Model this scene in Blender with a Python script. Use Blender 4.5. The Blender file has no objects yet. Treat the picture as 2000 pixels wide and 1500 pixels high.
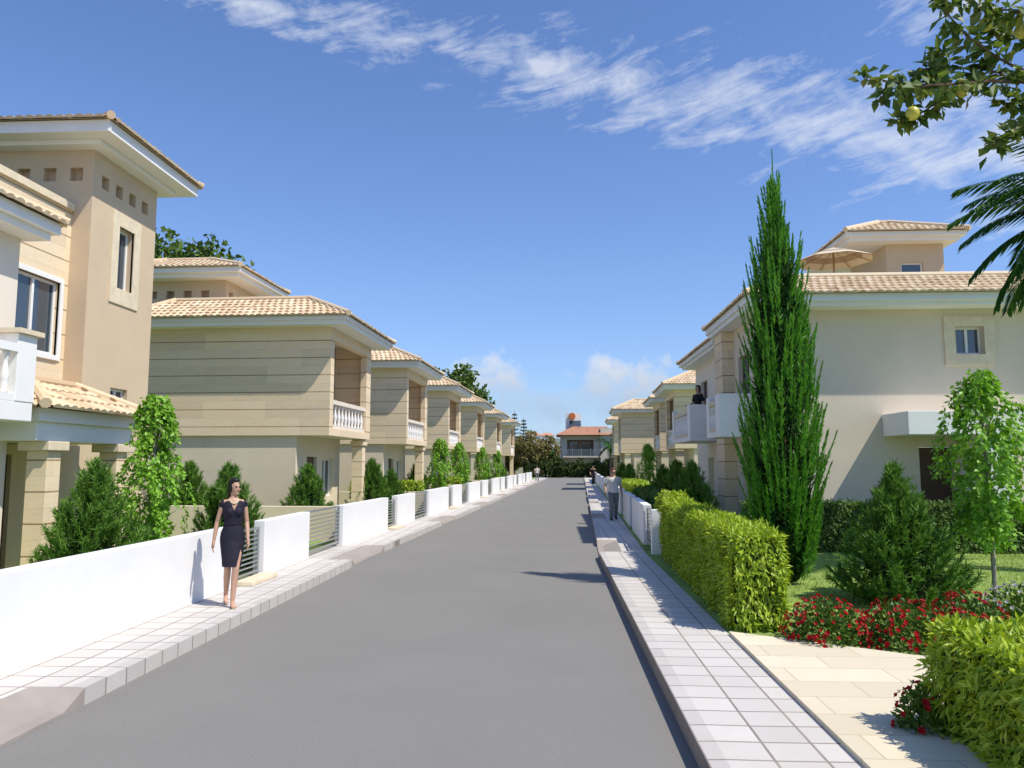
import bpy, bmesh, math, random
from mathutils import Vector, Matrix
random.seed(11)
sc = bpy.context.scene
col = sc.collection
R = math.radians
V = Vector
def bend(y): return 0.036*max(0.0, y-17.0)
ROT = -math.atan(0.036)
ORD = ['nearest','second','third','fourth','fifth','sixth','seventh','eighth','ninth','tenth','eleventh','twelfth']
# ------------------------------------------------------------------ camera model
F=1500.0; PSI=math.atan(80/F); TH=math.atan(155/F); CAM=V((0,0,2.1))
cR=V((math.cos(PSI),math.sin(PSI),0))
cF=V((-math.sin(PSI)*math.cos(TH),math.cos(PSI)*math.cos(TH),math.sin(TH)))
cU=cR.cross(cF)
def at(px,py,Y):
    d=cR*((px-1000)/F)+cU*((750-py)/F)+cF
    return CAM+d*(Y/d.y)
# ------------------------------------------------------------------ materials
def newmat(name):
    m=bpy.data.materials.new(name); m.use_nodes=True
    nt=m.node_tree; return m,nt,nt.nodes['Principled BSDF']
def nd(nt,t,**kw):
    n=nt.nodes.new(t)
    for k,v in kw.items():
        if k.startswith('i_'): n.inputs[k[2:].replace('_',' ')].default_value=v
        else: setattr(n,k,v)
    return n
def mth(nt,op,a,b=None,c=None,clamp=False):
    n=nt.nodes.new('ShaderNodeMath'); n.operation=op; n.use_clamp=clamp
    for i,x in enumerate((a,b,c)):
        if x is None: continue
        if isinstance(x,(int,float)): n.inputs[i].default_value=x
        else: nt.links.new(x,n.inputs[i])
    return n.outputs[0]
def mixc(nt,f,a,b,bt='MIX'):
    n=nt.nodes.new('ShaderNodeMix'); n.data_type='RGBA'; n.blend_type=bt
    for i,x in ((0,f),(6,a),(7,b)):
        if isinstance(x,(int,float)): n.inputs[i].default_value=x
        elif isinstance(x,tuple): n.inputs[i].default_value=(*x,1)
        else: nt.links.new(x,n.inputs[i])
    return n.outputs[2]
def noise(nt,vec,scale,detail=6,rough=.6,dist=0):
    n=nd(nt,'ShaderNodeTexNoise'); n.inputs['Scale'].default_value=scale; n.inputs['Detail'].default_value=detail
    n.inputs['Roughness'].default_value=rough; n.inputs['Distortion'].default_value=dist
    if vec is not None: nt.links.new(vec,n.inputs['Vector'])
    return n.outputs['Fac']
def objco(nt): return nd(nt,'ShaderNodeTexCoord').outputs['Object']
def bump(nt,b,h,strength=.3,dist=.01):
    n=nd(nt,'ShaderNodeBump'); n.inputs['Strength'].default_value=strength; n.inputs['Distance'].default_value=dist
    nt.links.new(h,n.inputs['Height']); nt.links.new(n.outputs[0],b.inputs['Normal'])
def mul(c,k): return tuple(x*k for x in c)
def plain(name,c,rough=.75,var=.1,scale=3,bs=.15,bscale=60,metal=0,spec=.3):
    m,nt,b=newmat(name); oc=objco(nt)
    f=noise(nt,oc,scale)
    f=mth(nt,'MULTIPLY_ADD',f,2.2,-.6,clamp=True)
    cc=mixc(nt,f,mul(c,1-var),mul(c,1+var))
    nt.links.new(cc,b.inputs['Base Color']); b.inputs['Roughness'].default_value=rough; b.inputs['Metallic'].default_value=metal
    b.inputs['Specular IOR Level'].default_value=spec
    if bs: bump(nt,b,noise(nt,oc,bscale,3),bs,.004)
    return m
def stone_mat(name,base,line,course=.5,wid=1.9):
    m,nt,b=newmat(name); oc=objco(nt)
    s=nd(nt,'ShaderNodeSeparateXYZ'); nt.links.new(oc,s.inputs[0])
    u=mth(nt,'ADD',s.outputs[0],s.outputs[1]); v=mth(nt,'ADD',s.outputs[2],20.25)
    cv=nd(nt,'ShaderNodeCombineXYZ'); nt.links.new(u,cv.inputs[0]); nt.links.new(v,cv.inputs[1])
    br=nd(nt,'ShaderNodeTexBrick'); br.offset=.45; nt.links.new(cv.outputs[0],br.inputs['Vector'])
    br.inputs['Scale'].default_value=1; br.inputs['Brick Width'].default_value=wid; br.inputs['Row Height'].default_value=course
    br.inputs['Mortar Size'].default_value=.005; br.inputs['Bias'].default_value=0
    br.inputs['Color1'].default_value=(*mul(base,.84),1); br.inputs['Color2'].default_value=(*mul(base,1.12),1); br.inputs['Mortar'].default_value=(*mul(base,.72),1)
    cs=nd(nt,'ShaderNodeCombineXYZ'); nt.links.new(mth(nt,'MULTIPLY',u,.45),cs.inputs[0]); nt.links.new(mth(nt,'MULTIPLY',v,1.9),cs.inputs[1])
    sh=mth(nt,'FLOOR',mth(nt,'DIVIDE',v,course)); nt.links.new(mth(nt,'MULTIPLY',sh,3.7),cs.inputs[2])
    n1=noise(nt,cs.outputs[0],2.0,9,.7,1.2); n2=noise(nt,oc,14,5); n4=noise(nt,cs.outputs[0],5.5,8,.7,2.0)
    f=mth(nt,'MULTIPLY_ADD',n1,3.4,-1.2,clamp=True)
    c=mixc(nt,mth(nt,'MULTIPLY',f,.75),br.outputs['Color'],(base[0]*1.10,base[1]*.99,base[2]*.82))
    c=mixc(nt,mth(nt,'MULTIPLY',mth(nt,'MULTIPLY_ADD',n4,4,-2.0,clamp=True),.5),c,(base[0]*.80,base[1]*.71,base[2]*.58))
    c=mixc(nt,mth(nt,'MULTIPLY',mth(nt,'MULTIPLY_ADD',n2,2.4,-.9,clamp=True),.4),c,mul((base[0],base[1]*1.04,base[2]*1.15),1.1))
    fr=mth(nt,'FRACT',mth(nt,'DIVIDE',v,course))
    ln=mth(nt,'LESS_THAN',mth(nt,'ABSOLUTE',mth(nt,'SUBTRACT',fr,.5)),.026)
    ln=mth(nt,'MULTIPLY',ln,mth(nt,'MULTIPLY_ADD',n1,1.2,.2,clamp=True))
    c=mixc(nt,ln,c,line)
    nt.links.new(c,b.inputs['Base Color']); b.inputs['Roughness'].default_value=.85; b.inputs['Specular IOR Level'].default_value=.2
    h=mth(nt,'SUBTRACT',mth(nt,'MULTIPLY',n2,.4),ln); bump(nt,b,h,.5,.012)
    return m
def grid_mat(name,c,mortar,size,wid=None,off=0,var=.08,shift=.1,ms=.008):
    m,nt,b=newmat(name); oc=objco(nt)
    mp=nd(nt,'ShaderNodeMapping'); mp.inputs['Location'].default_value=(shift,.07,0); nt.links.new(oc,mp.inputs[0])
    br=nd(nt,'ShaderNodeTexBrick'); br.offset=off; nt.links.new(mp.outputs[0],br.inputs['Vector'])
    br.inputs['Scale'].default_value=1; br.inputs['Brick Width'].default_value=wid or size; br.inputs['Row Height'].default_value=size
    br.inputs['Mortar Size'].default_value=ms; br.inputs['Mortar Smooth'].default_value=.1
    br.inputs['Color1'].default_value=(*mul(c,1-var),1); br.inputs['Color2'].default_value=(*mul(c,1+var),1); br.inputs['Mortar'].default_value=(*mortar,1)
    n=noise(nt,oc,2.5,8,.7); f=mth(nt,'MULTIPLY_ADD',n,2.4,-.75,clamp=True)
    cc=mixc(nt,mth(nt,'MULTIPLY',f,.45),br.outputs['Color'],mul((c[0]*1.02,c[1]*.95,c[2]*.86),.86))
    nt.links.new(cc,b.inputs['Base Color']); b.inputs['Roughness'].default_value=.8; b.inputs['Specular IOR Level'].default_value=.25
    bump(nt,b,mth(nt,'SUBTRACT',mth(nt,'MULTIPLY',noise(nt,oc,40,3),.3),br.outputs['Fac']),.4,.006)
    return m
def island_mat(name,cols,rough=.7,trans=0,spec=.3,nz=None):
    m,nt,b=newmat(name)
    g=nd(nt,'ShaderNodeNewGeometry'); r=nd(nt,'ShaderNodeValToRGB')
    el=r.color_ramp.elements
    while len(el)<len(cols): el.new(.5)
    for i,c in enumerate(cols): el[i].position=i/(len(cols)-1); el[i].color=(*c,1)
    f=g.outputs['Random Per Island']
    if nz:
        f=mth(nt,'ADD',mth(nt,'MULTIPLY',f,.55),mth(nt,'MULTIPLY_ADD',noise(nt,objco(nt),nz,3),1.4,-.5),clamp=True)
    nt.links.new(f,r.inputs[0]); nt.links.new(r.outputs[0],b.inputs['Base Color'])
    b.inputs['Roughness'].default_value=rough; b.inputs['Specular IOR Level'].default_value=spec
    if trans:
        t=nd(nt,'ShaderNodeBsdfTranslucent'); nt.links.new(mixc(nt,1,r.outputs[0],(1.3,1.25,.6),'MULTIPLY'),t.inputs[0])
        mx=nd(nt,'ShaderNodeMixShader'); mx.inputs[0].default_value=trans
        nt.links.new(b.outputs[0],mx.inputs[1]); nt.links.new(t.outputs[0],mx.inputs[2])
        nt.links.new(mx.outputs[0],nt.nodes['Material Output'].inputs[0])
    return m
white=plain('white_paint',(.80,.79,.77),.6,.04,1.5,.08)
cream=plain('cream_plaster',(.72,.61,.46),.85,.05,1.2,.2)
tan=plain('tan_plaster',(.59,.46,.315),.85,.05,1.2,.2)
lightcream=plain('pale_plaster',(.74,.665,.56),.85,.04,1.2,.2)
beige=plain('beige_plaster',(.68,.585,.46),.85,.05,1.2,.2)
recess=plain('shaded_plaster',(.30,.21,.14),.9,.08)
stone=stone_mat('limestone_cladding',(.73,.61,.435),(.25,.16,.09))
trimstone=plain('trim_stone',(.70,.595,.43),.8,.12,5,.2)
asphalt_m,nt,b=newmat('road_surface'); oc=objco(nt)
n1=noise(nt,oc,.5,6,.6,.4); n2=noise(nt,oc,55,3,.8); n3=noise(nt,oc,160,2,.8)
c=mixc(nt,mth(nt,'MULTIPLY_ADD',n1,1.8,-.4,clamp=True),(.205,.196,.18),(.248,.237,.217))
c=mixc(nt,mth(nt,'MULTIPLY_ADD',n2,2.5,-.9,clamp=True),c,(.17,.162,.149)); c=mixc(nt,mth(nt,'MULTIPLY_ADD',n3,6,-3.3,clamp=True),c,(.34,.33,.305))
nt.links.new(c,b.inputs['Base Color']); b.inputs['Roughness'].default_value=.9; b.inputs['Specular IOR Level'].default_value=.2; bump(nt,b,n3,.5,.006)
paver=grid_mat('pavement_tiles',(.58,.55,.515),(.23,.19,.17),.34,ms=.011,shift=.25)
kerbm=grid_mat('kerb_stone',(.52,.49,.46),(.21,.18,.16),.34,wid=5,shift=9,ms=.011)
apron=plain('dropped_kerb_concrete',(.33,.29,.255),.9,.12,2,.3)
flag=grid_mat('limestone_flags',(.68,.61,.46),(.46,.39,.28),.45,.9,.5,.11,ms=.006)
tile=island_mat('roof_tile',[(.50,.35,.215),(.62,.47,.30),(.69,.55,.37),(.57,.42,.265),(.74,.62,.44)],.8)
redtile=island_mat('terracotta_tile',[(.42,.20,.12),(.52,.28,.18),(.48,.24,.15)],.8)
steel=plain('grey_steel',(.45,.46,.47),.35,.05,8,0,metal=.7)
wood=plain('brown_wood',(.10,.055,.03),.5,.25,6,.2)
beige_wood=plain('pale_wood',(.40,.26,.13),.5,.15,6,.1)
glass,nt,b=newmat('window_glass'); b.inputs['Base Color'].default_value=(.05,.07,.09,1); b.inputs['Roughness'].default_value=.06; b.inputs['Specular IOR Level'].default_value=1
bump(nt,b,noise(nt,objco(nt),1.5,2),.05,.02)
grassm=plain('lawn_grass',(.22,.31,.07),.9,.3,1.2,.8,90)
dirt=plain('dry_ground',(.20,.19,.10),.95,.3,.15,.3,8)
hillm=plain('hazy_hill_scrub',(.16,.20,.17),.95,.35,.02,.2,1)  # distance haze is put into the scrub colour as a greyed green-blue
bark=plain('bark',(.13,.09,.06),.9,.3,12,.8,30)
palebark=plain('pale_bark',(.30,.27,.22),.85,.3,14,.6,30)
hedge_y=island_mat('golden_hedge_leaf',[(.12,.22,.012),(.30,.43,.022),(.46,.57,.04),(.19,.32,.018),(.56,.63,.08)],.45,.25,.4,nz=3)
hedge_d=island_mat('dark_hedge_leaf',[(.05,.11,.014),(.09,.175,.02),(.14,.235,.035)],.5,.2,.4,nz=3)
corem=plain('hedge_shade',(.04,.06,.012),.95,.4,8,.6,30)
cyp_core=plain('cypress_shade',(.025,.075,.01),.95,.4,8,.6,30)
cypm=island_mat('cypress_needle',[(.045,.16,.014),(.09,.28,.024),(.17,.42,.045),(.065,.21,.018)],.5,.28,.35,nz=2.2)
pinem=island_mat('pine_needle',[(.04,.11,.016),(.09,.20,.026),(.18,.33,.05),(.055,.14,.02)],.55,.18,.25,nz=4)
leafm=island_mat('bright_leaf',[(.09,.22,.015),(.18,.38,.028),(.27,.50,.045),(.13,.30,.02)],.45,.3,.4,nz=3)
farleaf=island_mat('tree_leaf',[(.04,.075,.014),(.08,.14,.025),(.14,.21,.045),(.065,.11,.02)],.7,.15,.2,nz=.6)
olive=island_mat('olive_leaf',[(.12,.105,.035),(.19,.165,.055),(.26,.22,.085),(.14,.13,.045)],.7,.1,.2,nz=.6)
scrub=island_mat('dark_scrub_leaf',[(.03,.05,.014),(.06,.09,.024),(.10,.13,.035)],.7,.1,.2,nz=.8)
fruitleaf=island_mat('fruit_tree_leaf',[(.05,.10,.016),(.09,.16,.026),(.15,.22,.04),(.19,.21,.05)],.5,.3,.35)
palmm=island_mat('palm_leaf',[(.02,.075,.010),(.04,.125,.014),(.07,.18,.022)],.5,.2,.3)
redm=island_mat('red_petal',[(.42,.007,.012),(.58,.014,.022),(.30,.005,.009)],.5,.12)
whitepet=island_mat('white_petal',[(.6,.58,.55),(.75,.72,.72),(.55,.45,.5)],.5,.1)
fruitm=plain('green_yellow_fruit',(.50,.46,.07),.35,.25,14,.05,spec=.5)
skinm=plain('skin',(.50,.30,.205),.5,.06,10,.05)
hairm=plain('dark_hair',(.012,.009,.008),.4,.3,30,.3,90)
gingerm=plain('reddish_hair',(.20,.05,.025),.5,.3,30,.3,90)
dressm=plain('navy_dress_cloth',(.014,.012,.024),.75,.25,18,.3,60)
blackc=plain('black_cloth',(.012,.012,.014),.8,.25,18,.3,60)
shirtm=plain('pale_shirt_cloth',(.66,.65,.58),.85,.08,10,.3,60)
trouserm=plain('grey_trouser_cloth',(.17,.18,.18),.85,.15,10,.3,60)
shoem=plain('dark_shoe',(.03,.022,.018),.4,.1)
sandalm=plain('beige_sandal',(.42,.30,.2),.5,.1)
eyem=plain('eye_dark',(.02,.015,.012),.2,.05,5,0)
lipm=plain('lip',(.33,.10,.09),.4,.05,5,0)
beadm=plain('necklace_bead',(.62,.53,.33),.3,.15,40,0)
canvas=plain('cream_canvas',(.66,.57,.42),.8,.05,2,.1)
canvasb=plain('brown_canvas',(.40,.31,.21),.8,.05,2,.1)
orangem=plain('orange_enamel',(.55,.16,.05),.4,.05)
# ------------------------------------------------------------------ mesh helpers
class MB:
    def __init__(s,T=None): s.v=[];s.f=[];s.m=[];s.T=T
    def add(s,vs,fs,mi=0):
        n=len(s.v)
        if s.T is not None: vs=[s.T@V(p) for p in vs]
        s.v.extend(tuple(p) for p in vs)
        for f in fs: s.f.append(tuple(i+n for i in f)); s.m.append(mi)
    def face(s,pts,mi=0): s.add(pts,[tuple(range(len(pts)))],mi)
    def box(s,x0,x1,y0,y1,z0,z1,mi=0):
        vs=[(x0,y0,z0),(x1,y0,z0),(x1,y1,z0),(x0,y1,z0),(x0,y0,z1),(x1,y0,z1),(x1,y1,z1),(x0,y1,z1)]
        s.add(vs,[(0,3,2,1),(4,5,6,7),(0,1,5,4),(1,2,6,5),(2,3,7,6),(3,0,4,7)],mi); return s
    def tube(s,pts,rad,n=8,mi=0,ref=None,caps=True):
        pts=[V(p) for p in pts]; vs=[];k=len(pts)
        r0=V(ref) if ref else None
        for i,p in enumerate(pts):
            t=(pts[min(i+1,k-1)]-pts[max(i-1,0)]).normalized()
            a=r0 if r0 else (V((1,0,0)) if abs(t.x)<.8 else V((0,1,0)))
            a=(a-t*a.dot(t)).normalized(); bb=t.cross(a)
            r=rad[i] if isinstance(rad,(list,tuple)) else rad
            ra,rb=r if isinstance(r,tuple) else (r,r)
            for j in range(n):
                an=2*math.pi*j/n; vs.append(p+a*(ra*math.cos(an))+bb*(rb*math.sin(an)))
        fs=[(i*n+j,i*n+(j+1)%n,(i+1)*n+(j+1)%n,(i+1)*n+j) for i in range(k-1) for j in range(n)]
        if caps: fs+= [tuple(range(n-1,-1,-1)),tuple(range((k-1)*n,k*n))]
        s.add(vs,fs,mi); return s
    def lathe(s,cx,cy,prof,n=12,mi=0):
        vs=[(cx+r*math.cos(2*math.pi*j/n),cy+r*math.sin(2*math.pi*j/n),z) for r,z in prof for j in range(n)]
        k=len(prof)
        fs=[(i*n+j,i*n+(j+1)%n,(i+1)*n+(j+1)%n,(i+1)*n+j) for i in range(k-1) for j in range(n)]
        fs+=[tuple(range(n-1,-1,-1)),tuple(range((k-1)*n,k*n))]
        s.add(vs,fs,mi); return s
    def ell(s,c,rx,ry,rz,n=14,m=9,M=None):
        vs=[];c=V(c)
        for i in range(m+1):
            ph=math.pi*i/m
            for j in range(n):
                an=2*math.pi*j/n
                p=V((rx*math.sin(ph)*math.cos(an),ry*math.sin(ph)*math.sin(an),rz*math.cos(ph)))
                vs.append(c+p)
        if M is not None: vs=[M@p for p in vs]
        fs=[(i*n+j,(i+1)*n+j,(i+1)*n+(j+1)%n,i*n+(j+1)%n) for i in range(m) for j in range(n)]
        s.add(vs,fs); return s
    def leaf(s,p,d,n,L,W,fold=.15,mi=0):
        sd=d.cross(n)
        if sd.length<1e-4: sd=V((1,0,0))
        sd.normalize(); up=sd.cross(d)
        a=p+d*(L*.45); k=up*(W*fold)
        s.add([p,a+sd*(W*.5)+k,p+d*L,a-sd*(W*.5)+k],[(0,1,2),(0,2,3)],mi)
    def needle(s,p,d,L,w,mi=0):
        sd=d.cross(V((random.gauss(0,1),random.gauss(0,1),random.gauss(0,1))))
        sd.normalize()
        s.add([p-sd*w,p+sd*w,p+d*L+sd*(w*.3),p+d*L-sd*(w*.3)],[(0,1,2,3)],mi)
    def build(s,name,mats,parent=None,smooth=False,off=None,bevel=0):
        me=bpy.data.meshes.new(name)
        vs=s.v
        if off is not None: vs=[(p[0]-off[0],p[1]-off[1],p[2]-off[2]) for p in vs]
        me.from_pydata(vs,[],s.f)
        for m in (mats if isinstance(mats,(list,tuple)) else [mats]): me.materials.append(m)
        me.polygons.foreach_set('material_index',s.m)
        if smooth: me.polygons.foreach_set('use_smooth',[True]*len(s.f))
        me.update()
        o=bpy.data.objects.new(name,me); col.objects.link(o)
        if parent is not None: o.parent=parent
        if bevel:
            bv=o.modifiers.new('bevel','BEVEL'); bv.width=bevel; bv.segments=2; bv.limit_method='ANGLE'
        return o
def tag(o,label=None,cat=None,group=None,kind=None):
    if label: o['label']=label
    if cat: o['category']=cat
    if group: o['group']=group
    if kind: o['kind']=kind
    return o
def thing(name,label,cat,loc=(0,0,0),rz=0,group=None):
    o=bpy.data.objects.new(name,None); col.objects.link(o); o.empty_display_size=.2
    o.location=loc; o.rotation_euler=(0,0,rz); return tag(o,label,cat,group)
def dup(root,loc,rz=0,label=None,scale=None):
    r=root.copy(); col.objects.link(r); r.location=loc; r.rotation_euler=(0,0,rz)
    if label: r['label']=label
    if scale: r.scale=scale
    for ch in list(root.children):
        c=ch.copy(); col.objects.link(c); c.parent=r
        for g in list(ch.children):
            d=g.copy(); col.objects.link(d); d.parent=c
    return r
def wallp(mb,p0,p1,z0,z1,th,ops=(),mi=0):
    p0=V((*p0,0));p1=V((*p1,0)); d=p1-p0; L=d.length; d.normalize(); n=V((d.y,-d.x,0))
    S=sorted({0,L,*[o[0] for o in ops],*[o[1] for o in ops]}); Z=sorted({z0,z1,*[o[2] for o in ops],*[o[3] for o in ops]})
    def hole(a,bz):
        return any(o[0]-1e-6<a<o[1]+1e-6 and o[2]-1e-6<bz<o[3]+1e-6 for o in ops)
    def P(s_,z,k): return p0+d*s_+V((0,0,z))-n*k
    for i in range(len(S)-1):
        for j in range(len(Z)-1):
            a,b_,z,y=S[i],S[i+1],Z[j],Z[j+1]
            if hole((a+b_)/2,(z+y)/2): continue
            mb.face([P(a,z,0),P(b_,z,0),P(b_,y,0),P(a,y,0)],mi)
            mb.face([P(a,y,th),P(b_,y,th),P(b_,z,th),P(a,z,th)],mi)
            if i+1<len(S)-1 and hole((S[i+1]+S[i+2])/2,(z+y)/2): mb.face([P(b_,z,0),P(b_,z,th),P(b_,y,th),P(b_,y,0)],mi)
            if i>0 and hole((S[i-1]+S[i])/2,(z+y)/2): mb.face([P(a,z,th),P(a,z,0),P(a,y,0),P(a,y,th)],mi)
            if j+1<len(Z)-1 and hole((a+b_)/2,(Z[j+1]+Z[j+2])/2): mb.face([P(a,y,0),P(b_,y,0),P(b_,y,th),P(a,y,th)],mi)
            if j>0 and hole((a+b_)/2,(Z[j-1]+Z[j])/2): mb.face([P(a,z,th),P(b_,z,th),P(b_,z,0),P(a,z,0)],mi)
def frameT(p0,d,z=0,pre=None):
    d=V((*d,0)).normalized(); n=V((d.y,-d.x,0)); inn=-n
    T=Matrix(((d.x,inn.x,0,p0[0]),(d.y,inn.y,0,p0[1]),(0,0,1,z),(0,0,0,1)))
    return pre@T if pre is not None else T
def window(root,p0,d,s0,s1,z0,z1,depth=.12,fm=None,mull=1,pre=None,name='window',off=None,trans=0):
    T=frameT(p0,d,0,pre); mb=MB(T); fw=.055; a,b_=s0,s1
    mb.box(a+.002,a+fw,depth,depth+.06,z0+.002,z1-.002).box(b_-fw,b_-.002,depth,depth+.06,z0+.002,z1-.002)
    mb.box(a+fw,b_-fw,depth,depth+.06,z0+.002,z0+fw).box(a+fw,b_-fw,depth,depth+.06,z1-fw,z1-.002)
    for k in range(mull):
        c=a+(b_-a)*(k+1)/(mull+1); mb.box(c-fw*.6,c+fw*.6,depth-.01,depth+.05,z0+fw,z1-fw)
    if trans: mb.box(a+fw,b_-fw,depth-.004,depth+.045,z0+trans-.03,z0+trans+.03)
    o=mb.build(name,fm or white,root,off=off)
    MB(T).box(a+fw,b_-fw,depth+.025,depth+.035,z0+fw,z1-fw).build('pane',glass,o,off=off)
    return o
def tile_slope(mb,A,B,C,D,tw=.2,tl=.33,step=.03,arc=.038):
    A,B,C,D=map(V,(A,B,C,D)); u=(B-A); W=u.length; u.normalize()
    n=u.cross(D-A).normalized(); w=n.cross(u); H=(D-A).dot(w)
    dl=(D-A).dot(u); dr=(C-A).dot(u)
    mb.face([A-n*.015,B-n*.015,C-n*.015,D-n*.015])
    nr=max(1,round(H/tl)); tl=H/nr
    for j in range(nr):
        v0=j*tl-.04; v1=(j+1)*tl; f=(j+.35)/nr
        l=dl*f; r=W+(dr-W)*f
        nc=max(0,round((r-l)/tw))
        if nc==0: continue
        t_=(r-l)/nc
        for i in range(nc):
            u0=l+i*t_; vs=[]
            jz=random.uniform(-.006,.006)
            for v,hh in ((v0,step+jz),(v1,0)):
                for k in range(5):
                    q=k/4; vs.append(A+u*(u0+t_*q)+w*v+n*(hh+arc*math.sin(math.pi*q)))
            vs.append(A+u*(u0+t_)+w*v0); vs.append(A+u*u0+w*v0)
            mb.add(vs,[(0,1,6,5),(1,2,7,6),(2,3,8,7),(3,4,9,8),(11,10,4,3,2,1,0)])
def hip_roof(name,root,x0,x1,y0,y1,z,inset,rise,m=None,T=None,off=None,insx0=None,insy1=None,caps=True):
    mb=MB(T); a=inset; bx0=insx0 if insx0 is not None else a; by1=insy1 if insy1 is not None else a
    e=[V((x0,y0,z)),V((x1,y0,z)),V((x1,y1,z)),V((x0,y1,z))]
    t=[V((x0+bx0,y0+a,z+rise)),V((x1-a,y0+a,z+rise)),V((x1-a,y1-by1,z+rise)),V((x0+bx0,y1-by1,z+rise))]
    for i in range(4):
        j=(i+1)%4
        tile_slope(mb,e[i],e[j],t[j],t[i])
        if caps: mb.tube([e[i]+V((0,0,.04)),t[i]+V((0,0,.05))],.085,8)
    if (t[1]-t[0]).length>.3 and (t[2]-t[1]).length>.3: mb.face(t)
    for i in range(4):
        if (t[(i+1)%4]-t[i]).length>.05: mb.tube([t[i]+V((0,0,.04)),t[(i+1)%4]+V((0,0,.04))],.08,8)
    return mb.build(name,m or tile,root,off=off)
balmesh=None
def baluster_mesh():
    global balmesh
    if balmesh is None:
        o=MB().lathe(0,0,[(.05,0),(.05,.05),(.03,.08),(.056,.2),(.062,.27),(.032,.42),(.028,.5),(.05,.56),(.05,.62)],10).build('baluster',white,None,True)
        balmesh=o.data; bpy.data.objects.remove(o)
    return balmesh
def balustrade(root,p0,d,L,z,n,m=None,pre=None,off=(0,0,0),thick=.14):
    T=frameT(p0,d,z,pre)
    o=MB(T).box(0,L,0,thick,0,.1).box(-.001,L+.001,-.02,thick+.02,.72,.84).build('balustrade',m or white,root,off=off)
    for i in range(n):
        b=bpy.data.objects.new('baluster',baluster_mesh()); col.objects.link(b); b.parent=o
        p=T@V(((i+.5)*L/n,thick/2,.1)); b.location=p-V(off)
    return o
# ------------------------------------------------------------------ ground, road, pavements
Ys=[-6,0,4,8,12,17,20,25,30,40,55,70,90,109]
def strip(mb,xa,xb,z,ys,mi=0):
    for y0,y1 in zip(ys,ys[1:]):
        mb.face([(xa+bend(y0),y0,z),(xb+bend(y0),y0,z),(xb+bend(y1),y1,z),(xa+bend(y1),y1,z)],mi)
MB().box(-1500,1500,-200,3000,-.6,-.05).build('ground',dirt)['kind']='structure'
mb=MB(); strip(mb,-4.3,1.2,0,Ys); mb.face([(-40,109,0),(60,109,0),(60,114,0),(-40,114,0)])
tag(mb.build('road',asphalt_m),kind='structure')
def pavement(name,xk,xo,o,drops,y1):
    ys=set([-6.0,y1])
    for a,b_ in drops: ys|={a,a+.28,b_-.28,b_}
    ys|=set(v for v in Ys if -6<v<y1); ys=sorted(v for v in ys if -6<=v<=y1)
    def k(y):
        for a,b_ in drops:
            if a<=y<=b_:
                f=min(1,min(y-a,b_-y)/.28); return .15-.125*f
        return .15
    mb=MB()
    for a,b_ in zip(ys,ys[1:]):
        dr=any(p-.01<=a and b_<=q+.01 for p,q in drops)
        for s0,s1,mi in ((0,1,1),(1,2,1),(2,3,0),(3,4,0),(4,5,0)):
            if dr and s0<3: mi=2
            def pr(y,s_):
                kk=k(y); X=bend(y)
                return [(xk+X,y,-.05),(xk+X,y,kk),(xk+o*.13+X,y,kk+.004),(xk+o*.5+X,y,.15),(xo+X,y,.152),(xo+X,y,-.05)][s_]
            mb.face([pr(a,s0),pr(a,s1),pr(b_,s1),pr(b_,s0)],mi)
    return tag(mb.build(name,[paver,kerbm,apron]),kind='structure')
PER=10.4
pavement('left_pavement',-4.1,-5.3,-1,[(-3,6.75)]+[(15.7+PER*k,18.5+PER*k) for k in range(7)],106)
pavement('right_pavement',1.0,2.0,1,[(17.4+PER*k,20+PER*k) for k in range(7)],106)
mb=MB(); strip(mb,-60,-5.05,.14,Ys); tag(mb.build('left_gardens',grassm),kind='structure')
mb=MB(); strip(mb,1.98,60,.146,Ys); tag(mb.build('right_gardens',grassm),kind='structure')
mb=MB(); pl=[(1.97,-4),(7,-4),(7,7.6),(4.6,7.7),(3.6,8.15),(2.9,8.6),(2.0,9.15)]
vs=[(x,y,.19) for x,y in pl]+[(x,y,.05) for x,y in pl]; n=len(pl)
mb.add(vs,[tuple(range(n))]+[(i,i+n,(i+1)%n+n,(i+1)%n) for i in range(n)])
tag(mb.build('forecourt_paving',flag),kind='structure')
mb=MB()
for i in range(26000):
    x=random.uniform(2.7,12.5); y=random.uniform(8.4,17.6)
    if y<9.6-.3*x+1.2: continue
    a=random.uniform(0,6.28); p=V((x,y,.145)); d=V((math.cos(a)*.5,math.sin(a)*.5,1)).normalized()
    mb.needle(p,d,random.uniform(.025,.055),.006)
grassb=island_mat('grass_blade',[(.20,.30,.05),(.28,.39,.07),(.36,.44,.10)],.6,.25)
tag(mb.build('grass',grassb),'short sunlit lawn grass in the right front garden','grass',kind='stuff')
mb=MB(); nx=60; prof=[]
for i in range(nx+1):
    x=-900+1800*i/nx
    prof.append((x,16+9*math.sin(x*.008+1)+6*math.sin(x*.021)+4*math.sin(x*.05+2)))
rows=[(520,0),(600,.55),(680,.9),(760,1.0),(900,.6)]
vs=[(x,y,-1+h*k+random.uniform(-.8,.8)*k) for y,k in rows for x,h in prof]
mb.add(vs,[(r*(nx+1)+i,r*(nx+1)+i+1,(r+1)*(nx+1)+i+1,(r+1)*(nx+1)+i) for r in range(4) for i in range(nx)])
tag(mb.build('hills',hillm,smooth=True),kind='structure')
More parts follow.
